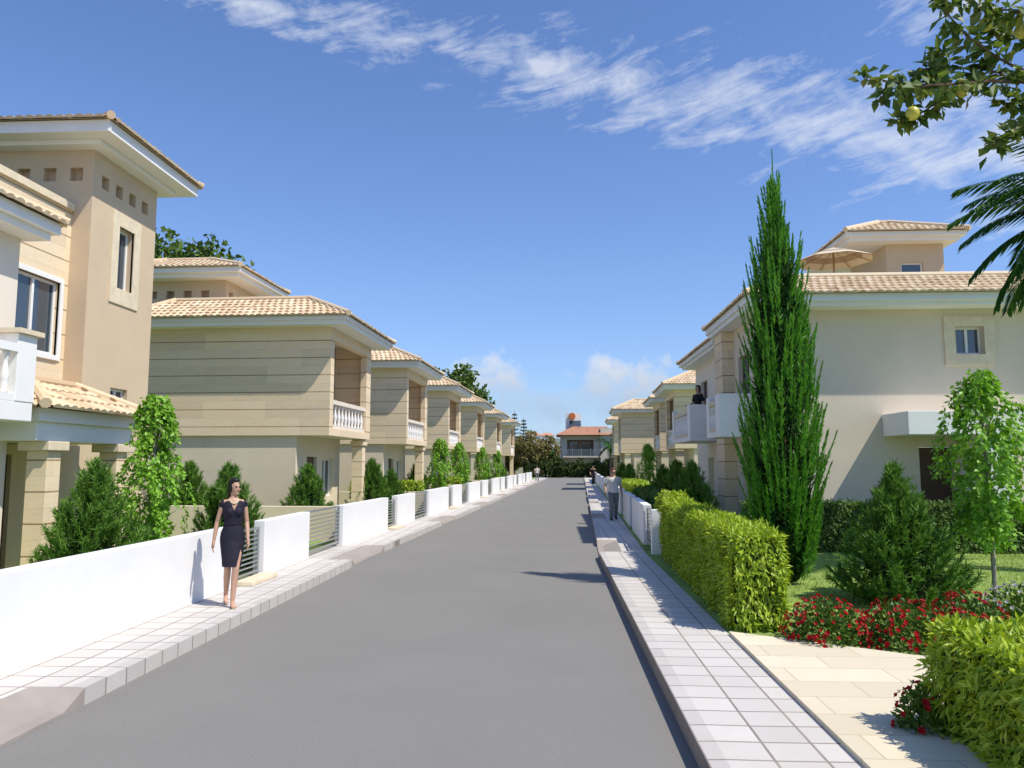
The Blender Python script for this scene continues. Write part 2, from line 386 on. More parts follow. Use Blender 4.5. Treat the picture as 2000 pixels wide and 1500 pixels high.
# ------------------------------------------------------------------ garden walls and gates, left
def lx(y): return -5.05+bend(y)
def wall_seg(ya,yb,xf,h,label,grp,o=-1,th=.2,m=None):
    loc=V((xf(ya),ya,.15)); mb=MB()
    dx=xf(yb)-xf(ya); vs=[]
    for z in (-.1,h):
        vs+=[(0,0,z),(dx,yb-ya,z),(dx+o*th,yb-ya,z),(o*th,0,z)]
    mb.add(vs,[(0,1,2,3),(4,5,6,7),(0,1,5,4),(1,2,6,5),(2,3,7,6),(3,0,4,7)])
    ob=mb.build('garden_wall',m or white,None,bevel=.012); ob.location=loc
    return tag(ob,label,'wall',grp)
def gate(ya,yb,xf,h,label,grp,o=-1):
    loc=V((xf(ya)+o*.1,ya,.15)); d=V((xf(yb)-xf(ya),yb-ya,0)); L=d.length; d.normalize()
    r=thing('gate',label,'gate',loc,math.atan2(d.y,d.x),grp)
    f=MB()
    f.box(.03,.08,-.02,.02,.05,h); f.box(L-.08,L-.03,-.02,.02,.05,h)
    f.box(.08,L-.08,-.018,.018,.08,.12); f.box(.08,L-.08,-.018,.018,h-.04,h)
    f.build('frame',steel,r)
    for k in range(8):
        z=.12+(h-.16)*(k+1)/9
        MB().box(.081,L-.081,-.01,.01,z-.012,z+.012).build('bar',steel,r)
    return r
prev=-3.0
for k in range(8):
    a=12.2+PER*k; b_=13.4+PER*k; c_=15.9+PER*k; d_=18.3+PER*k
    if k==0:
        wall_seg(2.0,a,lx,.95,'long white garden wall nearest the camera, left of the woman in the navy dress','left street walls')
    else:
        wall_seg(prev,a,lx,.95,'%s long white wall along the left pavement, before the %s footpath gate'%(ORD[k],ORD[k]),'left street walls')
    gate(a,b_,lx,.85,('grey barred footpath gate beside the woman in the navy dress' if k==0 else '%s grey barred footpath gate along the left pavement'%ORD[k]),'left footpath gates')
    wall_seg(b_,c_,lx,.95,'%s short white wall panel between two gates on the left pavement'%ORD[k],'left street walls')
    gate(c_,d_,lx,.95,'%s wide grey barred driveway gate on the left side of the street'%ORD[k],'left driveway gates')
    mb=MB().box(0,.3,0,b_-a-.1,0,.07); s_=mb.build('doorstep',trimstone,None,bevel=.01); s_.location=(lx(a)-.03,a+.05,.153); tag(s_,'%s low limestone step at a footpath gate on the left pavement'%ORD[k],'step','gate steps')
    prev=d_
for k in range(6):
    y=19.6+PER*k; r=MB().box(-8,0,0,.18,-.1,.85).build('dividing_wall',cream,None,bevel=.01); r.location=(lx(y)-.21,y,.15)
    r.rotation_euler=(0,0,ROT); tag(r,'%s cream garden dividing wall running back from the left street wall'%ORD[k],'wall','garden dividing walls')
# ------------------------------------------------------------------ villas
def villa(sx,label,loc,grp):
    root=thing('limestone_villa',label,'house',loc,ROT,grp)
    T=Matrix.Scale(sx,4,(1,0,0)) if sx<0 else None
    E=4.25
    mb=MB(T)
    wallp(mb,(-5.6,.1),(-1,.1),0,2.75,.2); wallp(mb,(-1,.1),(-1,E-.1),0,2.75,.2,[(.9,1.8,0,2.15),(2.3,3.3,.9,2.1)])
    wallp(mb,(-1,E-.1),(-5.6,E-.1),0,2.75,.2)
    mb.build('lower_wall',cream,root)
    mb=MB(T); wallp(mb,(-5.6,0),(0,0),2.75,5.9,.2); wallp(mb,(0,0),(0,E),2.75,5.9,.2,[(.32,3.72,2.96,5.55)])
    wallp(mb,(0,E),(-5.6,E),2.75,5.9,.2); wallp(mb,(-5.6,E),(-5.6,0),2.75,5.9,.2)
    mb.build('upper_wall',stone,root)
    MB(T).box(-5.58,-.02,.02,E-.02,2.753,2.95).build('floor_slab',lightcream,root)
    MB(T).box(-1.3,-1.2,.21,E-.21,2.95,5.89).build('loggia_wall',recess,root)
    window(root,(-1.2,1.0),(0,1),.2,1.8,2.97,5.1,-.02,wood,1,T,'balcony_door')
    balustrade(root,(-.04,.32),(0,1),3.4,2.96,10,lightcream,T)
    window(root,(-1,.1),(0,1),2.3,3.3,.9,2.1,.1,white,1,T)
    d=MB(frameT((-1,.1),(0,1),0,T)); d.box(.92,1.78,.1,.15,.02,2.13); o=d.build('door',wood,root)
    MB(frameT((-1,.1),(0,1),0,T)).box(1.66,1.7,.05,.098,1.0,1.12).build('handle',steel,o)
    MB(T).box(-.45,-.1,E-.5,E-.15,0,2.75).box(-.5,-.05,E-.55,E-.1,2.55,2.70).build('column',stone,root)
    MB(T).box(-6.15,.55,-.45,E+.5,5.9,6.02).box(-6.22,.62,-.52,E+.57,6.02,6.14).build('fascia',white,root)
    hip_roof('roof',root,-6.28,.68,-.58,E+.63,6.15,1.85,.85,T=T,insx0=.8)
    mb=MB(T); hs=[(.25+.6*i,.52+.6*i,7.36,7.62) for i in range(4)]
    wallp(mb,(-8.6,2.4),(-4.4,2.4),0,7.95,.25,[(.35+.6*i,.63+.6*i,7.36,7.62) for i in range(6)]); wallp(mb,(-4.4,2.4),(-4.4,5.2),0,7.95,.25,hs)
    wallp(mb,(-4.4,5.2),(-8.6,5.2),0,7.95,.25); wallp(mb,(-8.6,5.2),(-8.6,2.4),0,7.95,.25)
    mb.box(-8.4,-4.62,2.62,5.0,6.6,7.8)
    mb.build('tower_wall',tan,root)
    MB(T).box(-9.1,-3.8,1.9,5.7,7.95,8.08).box(-9.25,-3.65,1.75,5.85,8.08,8.24).build('tower_fascia',white,root)
    hip_roof('tower_roof',root,-9.3,-3.6,1.7,5.9,8.25,2.05,.75,T=T)
    return root
v1=villa(1,'large limestone villa in the left row nearest the camera, its small roof tower in view',(-6.4,21.7,.15),'left row of limestone villas')
for i,y in enumerate([31.5,41.6,53.0,65.5,79.0]):
    dup(v1,(-6.4+.036*(y-21.7),y,.15),ROT,'%s limestone villa back along the left side of the street'%ORD[i+1])
v2=villa(-1,'limestone villa on the right just behind the pale house and its balconies',(6.5,41.5,.15),'right row of limestone villas')
dup(v2,(6.9,50.2,.15),ROT,'middle limestone villa on the right, half hidden by the villa in front of it')
dup(v2,(5.3,60.5,.15),ROT,'far limestone villa on the right with its whole side wall facing the camera')
dup(v2,(5.9,75,.15),ROT,'farthest villa on the right, a sliver beside the red roofed house')
# ------------------------------------------------------------------ near left house
O=V((-8.6,11.5,.15))
h1=thing('corner_villa','large cream house at left edge with stair tower, porch and white balcony','house',O)
mb=MB(); wallp(mb,(-8.6,5),(-8.6,11.7),.15,5.8,.25); wallp(mb,(-8.6,11.7),(-9.8,11.7),.15,5.8,.25); wallp(mb,(-16,5),(-8.6,5),.15,5.8,.25)
mb.build('wall',lightcream,h1,off=O)
MB().box(-16,-8.2,4.4,11.85,5.72,5.84).box(-16,-8.1,4.3,11.95,5.84,6.02).build('fascia',white,h1,off=O)
hip_roof('roof',h1,-16,-8.03,4.2,12.02,6.03,1.6,.7,off=O)
mb=MB(); wallp(mb,(-9.75,11.7),(-9.75,14.75),.15,7.2,.25,[(1.4,2.75,4.2,5.65)]); wallp(mb,(-16,11.72),(-9.75,11.72),6.0,7.2,.25)
mb.build('stone_wall',stone,h1,off=O)
MB().box(-10.03,-9.68,11.65,14.69,7.2,7.34).build('coping',trimstone,h1,off=O)
window(h1,(-9.75,11.7),(0,1),1.4,2.75,4.2,5.65,.08,white,1,off=O)
mb=MB(frameT((-9.75,11.7),(0,1))); mb.box(1.3,1.4,-.03,.05,4.1,5.75).box(2.75,2.85,-.03,.05,4.1,5.75).box(1.4,2.75,-.03,.05,5.65,5.75).box(1.4,2.75,-.05,.05,4.1,4.2)
mb.build('window_surround',white,h1,off=O,bevel=.006)
mb=MB()
wallp(mb,(-13,14.7),(-9.35,14.7),.15,8.5,.25,[(.35+.56*i,.62+.56*i,7.85,8.13) for i in range(6)])
wallp(mb,(-9.35,14.7),(-9.35,17.2),.15,8.5,.25,[(.3+.52*i,.56+.52*i,7.8,8.08) for i in range(4)]+[(1.0,1.6,5.85,7.2),(1.0,1.65,2.9,3.7)])
wallp(mb,(-9.35,17.2),(-13,17.2),.15,8.5,.25); mb.box(-12.8,-9.52,14.87,17.0,7.5,8.3)
mb.build('tower_wall',tan,h1,off=O)
mb=MB(frameT((-9.35,14.7),(0,1)))
mb.box(.75,1.0,-.03,.05,5.5,7.5).box(1.6,1.85,-.03,.05,5.5,7.5).box(1.0,1.6,-.03,.05,7.2,7.5).box(1.0,1.6,-.03,.05,5.5,5.85)
mb.build('window_surround',trimstone,h1,off=O,bevel=.008)
window(h1,(-9.35,14.7),(0,1),1.0,1.6,5.85,7.2,.14,white,0,off=O)
window(h1,(-9.35,14.7),(0,1),1.0,1.65,2.9,3.7,.1,white,1,off=O)
MB().box(-13.4,-9.05,14.4,17.5,8.5,8.6).box(-13.6,-8.68,14.05,17.85,8.6,8.84).build('tower_fascia',white,h1,off=O,bevel=.01)
hip_roof('tower_roof',h1,-13.66,-8.6,13.97,17.93,8.85,1.9,.6,off=O)
MB().box(-8.59,-7.8,6.5,11.1,2.72,3.0).build('balcony_slab',white,h1,off=O,bevel=.01)
MB().box(-8.59,-7.79,10.7,11.11,3.0,4.0).build('balcony_pier',white,h1,off=O,bevel=.01)
balustrade(h1,(-7.8,7.5),(0,1),3.2,3.0,12,None,None,O)
MB().box(-8.59,-7.72,10.63,11.17,4.0,4.07).build('pier_cap',trimstone,h1,off=O)
for y in (11.95,13.9):
    MB().box(-8.32,-7.98,y-.17,y+.17,.15,2.3).build('porch_column',stone,h1,off=O,bevel=.01)
    MB().box(-8.42,-7.9,y-.26,y+.26,2.3,2.45).build('column_capital',trimstone,h1,off=O,bevel=.015)
MB().box(-9.29,-7.95,11.45,14.15,2.45,2.75).box(-9.29,-7.85,11.35,14.25,2.75,2.96).build('porch_beam',white,h1,off=O,bevel=.01)
hip_roof('porch_roof',h1,-9.74,-7.65,11.18,14.45,2.97,1.03,.48,off=O)
mb=MB(); wallp(mb,(-9.3,9),(-9.3,14.69),.15,2.44,.2,[(2.7,3.8,.15,2.25)]); mb.build('porch_wall',tan,h1,off=O)
MB().box(-9.44,-9.38,11.7,12.8,.15,2.25).build('door',wood,h1,off=O)
# ------------------------------------------------------------------ near right house
O=V((5.3,19.5,.15))
h2=thing('pale_house','large pale house at right with entrance canopy, two street balconies and roof terrace','house',O)
mb=MB()
wallp(mb,(5.3,19.5),(16,19.5),.15,5.95,.25,[(4.72,5.42,4.8,5.5),(3.7,4.55,.15,2.5)])
wallp(mb,(5.3,24),(5.3,19.5),.15,5.95,.25,[(1.9,3.1,2.95,5.1),(2.2,3.2,.15,2.3)])
mb.build('wall',beige,h2,off=O)
mb=MB(); wallp(mb,(5.55,30),(5.55,24.0),.15,5.75,.25,[(1.0,2.2,2.95,5.1),(3.6,4.8,2.95,5.1),(2,3,.15,2.3)]); wallp(mb,(14,30),(5.55,30),.15,5.75,.25)
mb.build('rear_wall',lightcream,h2,off=O)
window(h2,(5.3,19.5),(1,0),4.72,5.42,4.8,5.5,.16,white,1,off=O)
mb=MB(frameT((5.3,19.5),(1,0)))
mb.box(4.45,4.72,-.05,.02,4.52,5.75).box(5.42,5.68,-.05,.02,4.52,5.75).box(4.72,5.42,-.05,.02,5.5,5.75).box(4.72,5.42,-.05,.02,4.52,4.8)
mb.build('window_surround',trimstone,h2,off=O,bevel=.008)
o=MB(frameT((5.3,19.5),(1,0))).box(3.72,4.53,.2,.245,.15,2.49).build('door',wood,h2,off=O)
MB(frameT((5.3,19.5),(1,0))).box(4.4,4.44,.14,.198,1.1,1.22).build('handle',steel,o,off=O)
MB().box(8.15,11.5,18.1,19.49,2.76,3.3).build('entrance_canopy',white,h2,off=O,bevel=.01)
MB().box(9.95,10.5,18.2,19.49,.1,2.76).build('canopy_wall',white,h2,off=O,bevel=.01)
window(h2,(5.3,24),(0,-1),1.9,3.1,2.95,5.1,.12,wood,1,off=O,name='balcony_door')
for s0,s1 in ((1.0,2.2),(3.6,4.8)): window(h2,(5.55,30),(0,-1),s0,s1,2.95,5.1,.12,wood,1,off=O,name='balcony_door')
MB().box(4.95,5.299,22.6,23.6,.15,5.94).build('stone_pier',stone,h2,off=O)
MB().box(4.85,16,18.95,23.95,5.95,6.06).box(4.78,16,18.86,24.02,6.06,6.24).build('fascia',white,h2,off=O)
hip_roof('roof',h2,4.72,18,18.8,24.1,6.25,1.7,.78,off=O)
MB().box(5.1,14,24.05,30.4,5.75,5.85).box(5.0,14,24.05,30.5,5.85,6.0).build('rear_fascia',white,h2,off=O)
hip_roof('rear_roof',h2,4.94,14,24.12,30.6,6.01,1.5,.6,off=O)
for (y0,y1,x0) in ((20.6,22.3,4.4),(24.4,28.0,4.3)):
    xi=5.29 if y0<22 else 5.54
    MB().box(x0,xi,y0,y1,2.8,2.95).build('balcony_slab',white,h2,off=O,bevel=.01)
    for q in ((x0,xi,y0,y0+.14),(x0,x0+.14,y0+.14,y0+.5),(x0,x0+.14,y1-.4,y1)):
        MB().box(*q,2.95,3.95).build('balcony_parapet',white,h2,off=O,bevel=.01)
    balustrade(h2,(x0,y1-.4),(0,-1),y1-y0-.9,2.95,int((y1-y0-.9)/.2),trimstone,None,O)
mb=MB(); wallp(mb,(10.7,24.7),(12.5,24.7),6.5,9.1,.2,[(.45,1.15,7.3,8.5)]); wallp(mb,(10.7,27.6),(10.7,24.7),6.5,9.1,.2); wallp(mb,(12.5,24.7),(12.5,27.6),6.5,9.1,.2)
mb.build('roof_room_wall',tan,h2,off=O)
window(h2,(10.7,24.7),(1,0),.45,1.15,7.3,8.5,.08,white,0,off=O)
MB().box(9.4,12.8,24.25,28.4,9.1,9.22).box(9.25,12.95,24.1,28.5,9.22,9.36).build('roof_room_fascia',white,h2,off=O)
hip_roof('roof_room_roof',h2,9.2,13.02,24.03,28.57,9.37,1.75,.75,off=O)
ub=thing('terrace_umbrella','cream and brown sun umbrella on the roof terrace of the right house','umbrella',(8.5,23.2,6.42))
MB().tube([(0,0,.3),(0,0,2.2)],.03,8).build('pole',beige_wood,ub,True)
mb=MB(); rr=1.15
for k in range(8):
    a0=k*math.pi/4; a1=a0+math.pi/4
    for (f0,f1,z0,z1,mi) in ((0,.5,2.18,2.0,0),(.5,.75,2.0,1.88,1),(.75,1,1.88,1.76,0)):
        P=lambda f,a,z:(rr*f*math.cos(a),rr*f*math.sin(a),z)
        if f0==0: mb.face([P(0,a0,z0),P(f1,a0,z1),P(f1,a1,z1)],mi)
        else: mb.face([P(f0,a0,z0),P(f1,a0,z1),P(f1,a1,z1),P(f0,a1,z0)],mi)
mb.build('canopy',[canvas,canvasb],ub)
for k in range(8):
    a=k*math.pi/4; MB().tube([(0,0,2.14),(rr*.98*math.cos(a),rr*.98*math.sin(a),1.74)],.012,6).build('rib',beige_wood,ub)
MB().lathe(0,0,[(.3,.02),(.3,.1),(.06,.16),(.05,.4)],14).build('base',steel,ub,True)
# ------------------------------------------------------------------ right street wall
def rx(y): return 2.1+bend(y)
r=MB().box(0,.5,0,.18,-.1,.95).build('wall_end_panel',white,None,bevel=.012); r.location=(2.12,17.0,.15); tag(r,'short white wall panel across the end of the golden hedge, right side','wall')
seg=[('g',17.25,19.0),('w',19.0,23.2),('g',23.2,24.3),('w',24.3,27.8),('g',27.8,30.2),('w',30.2,33.6),('g',33.6,34.7),('w',34.7,38.2),('g',38.2,40.6),('w',40.6,54),('w',55.2,70),('w',71.2,95)]
ig=iw=0
for t,a,b_ in seg:
    if t=='g': gate(a,b_,rx,.9,'%s grey barred gate along the right hand pavement'%ORD[ig],'right side gates',1); ig+=1
    else: wall_seg(a,b_,rx,.95,'%s white street wall along the right hand pavement'%ORD[iw],'right street walls',1); iw+=1
# ------------------------------------------------------------------ end house
O=V((1.2,122,0))
eh=thing('red_roofed_house','white house with red tiled roof closing the far end of the street','house',O)
mb=MB(); wallp(mb,(1.2,122),(7.4,122),0,6.5,.3,[(1.0,5.2,3.3,5.8),(1,2.2,.2,2.3),(3,4.6,.9,2.2)]); wallp(mb,(7.4,122),(7.4,130),0,6.5,.3); wallp(mb,(1.2,130),(1.2,122),0,6.5,.3)
endw=plain('off_white_render',(.62,.57,.49),.85,.06,1,.1)
mb.build('wall',endw,eh,off=O)
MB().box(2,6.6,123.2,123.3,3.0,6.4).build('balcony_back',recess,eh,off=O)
MB().box(7.42,10.6,121,130,0,7.6).build('side_wing',endw,eh,off=O)
MB().box(1.5,7.39,120.9,122,3.0,3.25).build('balcony_slab',endw,eh,off=O)
mb=MB()
for k in range(7): mb.box(1.6,7.3,120.92,120.97,3.35+k*.15,3.39+k*.15)
for k in range(5): mb.box(1.6+k*1.4,1.66+k*1.4,120.9,120.98,3.25,4.4)
mb.build('balcony_railing',steel,eh,off=O)
for a,b_,z0,z1 in ((1.0,2.2,.2,2.3),(3,4.6,.9,2.2)): window(eh,(1.2,122),(1,0),a,b_,z0,z1,.12,wood,1,off=O)
window(eh,(2.0,123.2),(1,0),.6,2.0,3.3,5.6,-.08,wood,1,off=O); window(eh,(2.0,123.2),(1,0),2.6,4.0,3.3,5.6,-.08,wood,1,off=O)
hip_roof('roof',eh,.6,10.9,120.4,131,6.52,2.6,1.3,redtile,off=O)
MB().box(2.1,4.6,125,128,7.6,10.2).build('roof_room',white,eh,off=O)
T=Matrix.Translation((3.6,124.4,8.3))@Matrix.Rotation(R(45),4,'X')
MB(T).box(-.9,.9,-.7,.9,0,.08).build('solar_panel',glass,eh,off=O)
T=Matrix.Translation((3.1,124.9,9.7))@Matrix.Rotation(R(90),4,'X')
MB(T).lathe(0,0,[(.5,-.8),(.55,-.7),(.55,.7),(.5,.8)],18).build('water_tank',orangem,eh,off=O)
for i,(x,y,w,h,l) in enumerate([(-12,470,10,7,'leftmost tiny white house on the far hills'),(-4,500,9,8,'tiny white house on the far hills left of the red roof'),(38,480,12,7,'rightmost tiny white house on the far hills')]):
    r=thing('distant_house',l,'house',(x,y,0),0,'distant houses')
    MB().box(-w/2,w/2,0,8,4,4+h+8).build('wall',white,r)
    q=MB(); q.add([(-w/2-.5,-.5,12+h),(w/2+.5,-.5,12+h),(w/2+.5,8.5,12+h),(-w/2-.5,8.5,12+h),(-w/4,4,14+h),(w/4,4,14+h)],[(0,1,5,4),(1,2,5),(2,3,4,5),(3,0,4)]); q.build('roof',redtile,r)
# ------------------------------------------------------------------ plants
def rv():
    v=V((random.gauss(0,1),random.gauss(0,1),random.gauss(0,1))); v.normalize(); return v
def hedge(loc,lx_,ly,h,m,label,dens,L=.09,W=.036,grp=None,rz=0,skew=0,lump_=1.0):
    r=thing('hedge',label,'hedge',loc,rz,grp)
    def sk(p): return V((p.x+skew*p.y,p.y,p.z))
    c=MB(); e=.05
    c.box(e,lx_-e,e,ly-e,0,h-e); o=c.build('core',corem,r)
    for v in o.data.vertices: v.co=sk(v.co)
    mb=MB()
    faces=[('x0',ly*h),('x1',ly*h),('y0',lx_*h),('y1',lx_*h),('t',lx_*ly)]
    for f,ar in faces:
        for i in range(int(ar*dens)):
            a,b_=random.random(),random.random(); dpt=random.gauss(-.02,.025)
            if f=='x0': p=V((-dpt,a*ly,b_*h)); n=V((-1,0,0))
            elif f=='x1': p=V((lx_+dpt,a*ly,b_*h)); n=V((1,0,0))
            elif f=='y0': p=V((a*lx_,-dpt,b_*h)); n=V((0,-1,0))
            elif f=='y1': p=V((a*lx_,ly+dpt,b_*h)); n=V((0,1,0))
            else: p=V((a*lx_,b_*ly,h+dpt)); n=V((0,0,1))
            lump=lump_*(.026*math.sin(p.y*5.1+p.z*3)+.022*math.sin(p.y*9.7+p.x*7+1)+.016*math.sin(p.z*11+p.y*3))
            p=p+n*lump
            if f!='t' and b_>.9: p-=n*.05*(b_-.9)*10
            if f=='t': d=(n*random.uniform(.1,.7)+rv()*.9).normalized()
            else: d=(n*.45+V((0,0,random.uniform(-1,.3)))+rv()*.5).normalized()
            mb.leaf(sk(p),d,(n+rv()*.6+V((0,0,.5))).normalized(),L*random.uniform(.7,1.3),W*random.uniform(.8,1.2))
    mb.build('foliage',m,r); return r
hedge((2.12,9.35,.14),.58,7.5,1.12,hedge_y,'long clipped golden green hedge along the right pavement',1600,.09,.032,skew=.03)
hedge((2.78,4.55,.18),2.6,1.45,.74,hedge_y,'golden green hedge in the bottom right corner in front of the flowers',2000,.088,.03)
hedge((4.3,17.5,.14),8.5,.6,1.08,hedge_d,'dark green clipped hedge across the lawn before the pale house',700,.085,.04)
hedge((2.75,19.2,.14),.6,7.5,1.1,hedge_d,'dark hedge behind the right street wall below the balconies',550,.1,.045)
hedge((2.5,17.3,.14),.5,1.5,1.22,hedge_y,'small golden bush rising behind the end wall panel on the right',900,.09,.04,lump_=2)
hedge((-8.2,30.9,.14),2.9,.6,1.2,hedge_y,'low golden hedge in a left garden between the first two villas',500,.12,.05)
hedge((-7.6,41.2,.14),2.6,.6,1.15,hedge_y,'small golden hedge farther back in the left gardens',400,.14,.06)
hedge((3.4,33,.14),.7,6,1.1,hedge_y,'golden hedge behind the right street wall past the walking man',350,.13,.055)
def pine_proto(seed,h=2.05,r=.82,N=260,pw=.75):
    random.seed(seed); mb=MB(); tr=MB()
    tr.tube([(0,0,-.05),(.02,0,h*.5),(0,.02,h*.85)],[.05,.035,.01],7)
    for i in range(1300):
        t=random.random()**1.2; R_=r*.68*(1-t)**(pw+.05); a=random.uniform(0,6.283)
        q=R_*math.sqrt(random.random()); p=V((q*math.cos(a),q*math.sin(a),.08+t*(h-.5)))
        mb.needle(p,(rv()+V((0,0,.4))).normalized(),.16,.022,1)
    for i in range(N):
        t=random.random()**1.25; inner=i%5==0
        if i<6: t=.86+.02*i
        R_=r*((1-t)**pw)*(1 if t>.12 else .72+t*2.3)
        a=random.uniform(0,6.283); q=R_*(random.uniform(.3,.7) if inner else random.uniform(.72,1.1))
        z=.08+t*(h-.35); o=V((math.cos(a),math.sin(a),0))
        d=(o*(.75*(1-t)+.1)+V((0,0,.75+.4*t))+rv()*.18).normalized()
        Ls=random.uniform(.22,.42)
        base=o*q+V((0,0,z))-d*Ls*.35
        if i%3==0: tr.tube([(0,0,max(0,z-.25)),base],[.014,.007],5)
        nn=62
        for k in range(nn):
            s_=k/nn; p=base+d*(Ls*s_)
            nd_=(d*random.uniform(.6,1.2)+rv()*.7).normalized()
            mb.needle(p,nd_,random.uniform(.075,.12),.0085)
    root=thing('pine_shrub','x','shrub',(0,0,0),0,'pine shrubs')
    tr.build('trunk',bark,root); mb.build('crown',[pinem,cyp_core],root); return root
pA=pine_proto(3,2.05,.85,290); pB=pine_proto(5,2.0,.78,260); pC=pine_proto(9,2.0,.92,340,.95)
pA.location=(-6.75,11.1,.14); pA['label']='bushy pine shrub in the left garden in front of the porch columns'
pB.location=(-6.15,14.4,.14); pB['label']='pine shrub behind the wall and the woman in the navy dress'
pC.location=(4.85,11.3,.14); pC['label']='large pine shrub on the right lawn beside the cypress'
for i,(src,x,y,s_,lb) in enumerate([
 (pA,-9.9,20.6,1.0,'pine shrub half hidden behind the small left tree by the dividing wall'),
 (pB,-6.75,21.0,1.0,'pine shrub before the door of the nearest left villa'),
 (pA,-6.2,26.2,1.05,'wide pine shrub at the far street corner of the nearest left villa'),
 (pB,-6.0,28.4,.9,'pine shrub between the first and second left villas'),
 (pA,-6.4,36.0,1.0,'pine shrub beside the second left villa'),
 (pB,-5.6,46.5,1.0,'pine shrub beside the third left villa'),
 (pA,-5.2,58,1.0,'pine shrub beside the fourth left villa'),
 (pB,-4.7,70,1.0,'pine shrub beside the fifth left villa'),
 (pA,3.75,21.2,1.0,'pine shrub below the first balcony of the right house'),
 (pB,3.7,23.4,1.05,'pine shrub between the two balconies of the right house'),
 (pA,3.75,26.6,.95,'pine shrub below the second balcony of the right house'),
 (pB,4.3,44,1.0,'small distant pine shrub in the right gardens'),
 (pA,4.9,55,1.0,'far pine shrub before the whole limestone side wall on the right')]):
    dup(src,(x,y,.14),random.uniform(0,6),lb,(s_,s_,s_))
random.seed(21)
cy=thing('cypress','tall narrow bright green cypress on the right lawn','tree',(3.8,13.0,.14))
MB().tube([(0,0,-.05),(0,0,3),(0,0,6.6)],[.09,.06,.015],8).build('trunk',bark,cy)
mb=MB(); Hc=7.3
def crad(z):
    pts=[(0,.2),(.3,.42),(.9,.60),(2,.64),(3.2,.57),(4.3,.45),(5.2,.29),(6.0,.15),(6.7,.07),(7.4,.0)]
    for (a,r0),(b_,r1) in zip(pts,pts[1:]):
        if a<=z<=b_: return r0+(r1-r0)*(z-a)/(b_-a)
    return 0
for i in range(4500):
    z=random.random()**1.15*(Hc-1.9); a=random.uniform(0,6.283); q=crad(z)*.72*math.sqrt(random.random())
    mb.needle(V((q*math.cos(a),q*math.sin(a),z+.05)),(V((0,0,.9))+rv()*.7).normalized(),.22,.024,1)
for i in range(600):
    z=random.random()**1.2*(Hc-1.0); a=random.uniform(0,6.283)
    R_=crad(z+.2); inner=i%6==0
    q=R_*(random.uniform(.3,.65) if inner else random.uniform(.7,1.0))
    o=V((math.cos(a),math.sin(a),0)); base=o*q*.85+V((0,0,z+.05))
    d=(o*(.16+.32*R_)*random.uniform(.4,1.4)+V((0,0,1))+rv()*.05).normalized()
    Ls=random.uniform(.45,1.05)*(1 if z<5 else .8)
    if z>5.2: base=o*q*.7+V((0,0,z))
    nn=int(105*Ls)
    for k in range(nn):
        s_=k/nn; p=base+d*(Ls*s_)-o*(.06*s_*s_)
        w=.75*(1-s_)**.7+.18
        nd_=(d*random.uniform(.9,1.4)+rv()*w).normalized()
        mb.needle(p,nd_,random.uniform(.065,.12)*(1.15-.6*s_),.0105)
for k in range(150):
    s_=k/150; p=V((0,0,6.0+1.3*s_)); mb.needle(p,(V((0,0,1.3))+rv()*.5*(1.2-s_)).normalized(),.09,.009)
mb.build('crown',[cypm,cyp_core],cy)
def leafy(seed,h,r,zb,n=150,L=.085):
    random.seed(seed)
    root=thing('young_tree','x','tree',(0,0,0),0,'young leafy trees'); tr=MB(); mb=MB()
    tr.tube([(0,0,-.05),(.015,.01,h*.4),(-.02,.01,h*.75),(0,0,h*.97)],[.035,.028,.016,.005],8)
    for i in range(n):
        t=random.random(); z=zb+t*(h-zb)
        R_=r*(math.sin(math.pi*(.12+.86*t))**.7)*(.6 if (t*6)%1<.3 else 1)*random.uniform(.7,1.15)
        a=random.uniform(0,6.283); o=V((math.cos(a),math.sin(a),0)); q=R_*math.sqrt(random.random())
        st=o*q+V((0,0,min(z+.12,h)))
        if i%4==0: tr.tube([(0,0,max(zb*.8,z-.35)),o*q*.6+V((0,0,z)),st],[.01,.006,.003],5)
        for k in range(26):
            s_=k/26; p=st+o*(.1*s_)-V((0,0,.34*s_))+rv()*.05
            d=(V((0,0,-.7))+o*.35+rv()*.8).normalized()
            mb.leaf(p,d,(o+rv()*.7+V((0,0,.4))).normalized(),L*random.uniform(.7,1.25),L*.7,.12)
    tr.build('trunk',palebark,root); mb.build('crown',leafm,root); return root
lA=leafy(4,3.3,.6,.95,165,.09); lA.location=(6.2,11.4,.14); lA['label']='young light green tree with slim pale trunk on the right lawn'
lB=leafy(8,3.1,.56,.5,165,.092); lB.location=(-6.75,12.75,.14); lB['label']='young light green tree in the left garden beside the porch'
for x,y,lb in [(-5.35,36.5,'young light green tree before the second left villa'),(-5.2,42.3,'young light green tree before the third left villa'),(-5.1,55,'young light green tree before the fourth left villa'),(-4.8,66,'young light green tree before the fifth left villa'),(5.6,46,'small light green tree in the far right gardens')]:
    dup(lB,(x,y,.14),random.uniform(0,6),lb,(1.1,1.1,1.0))
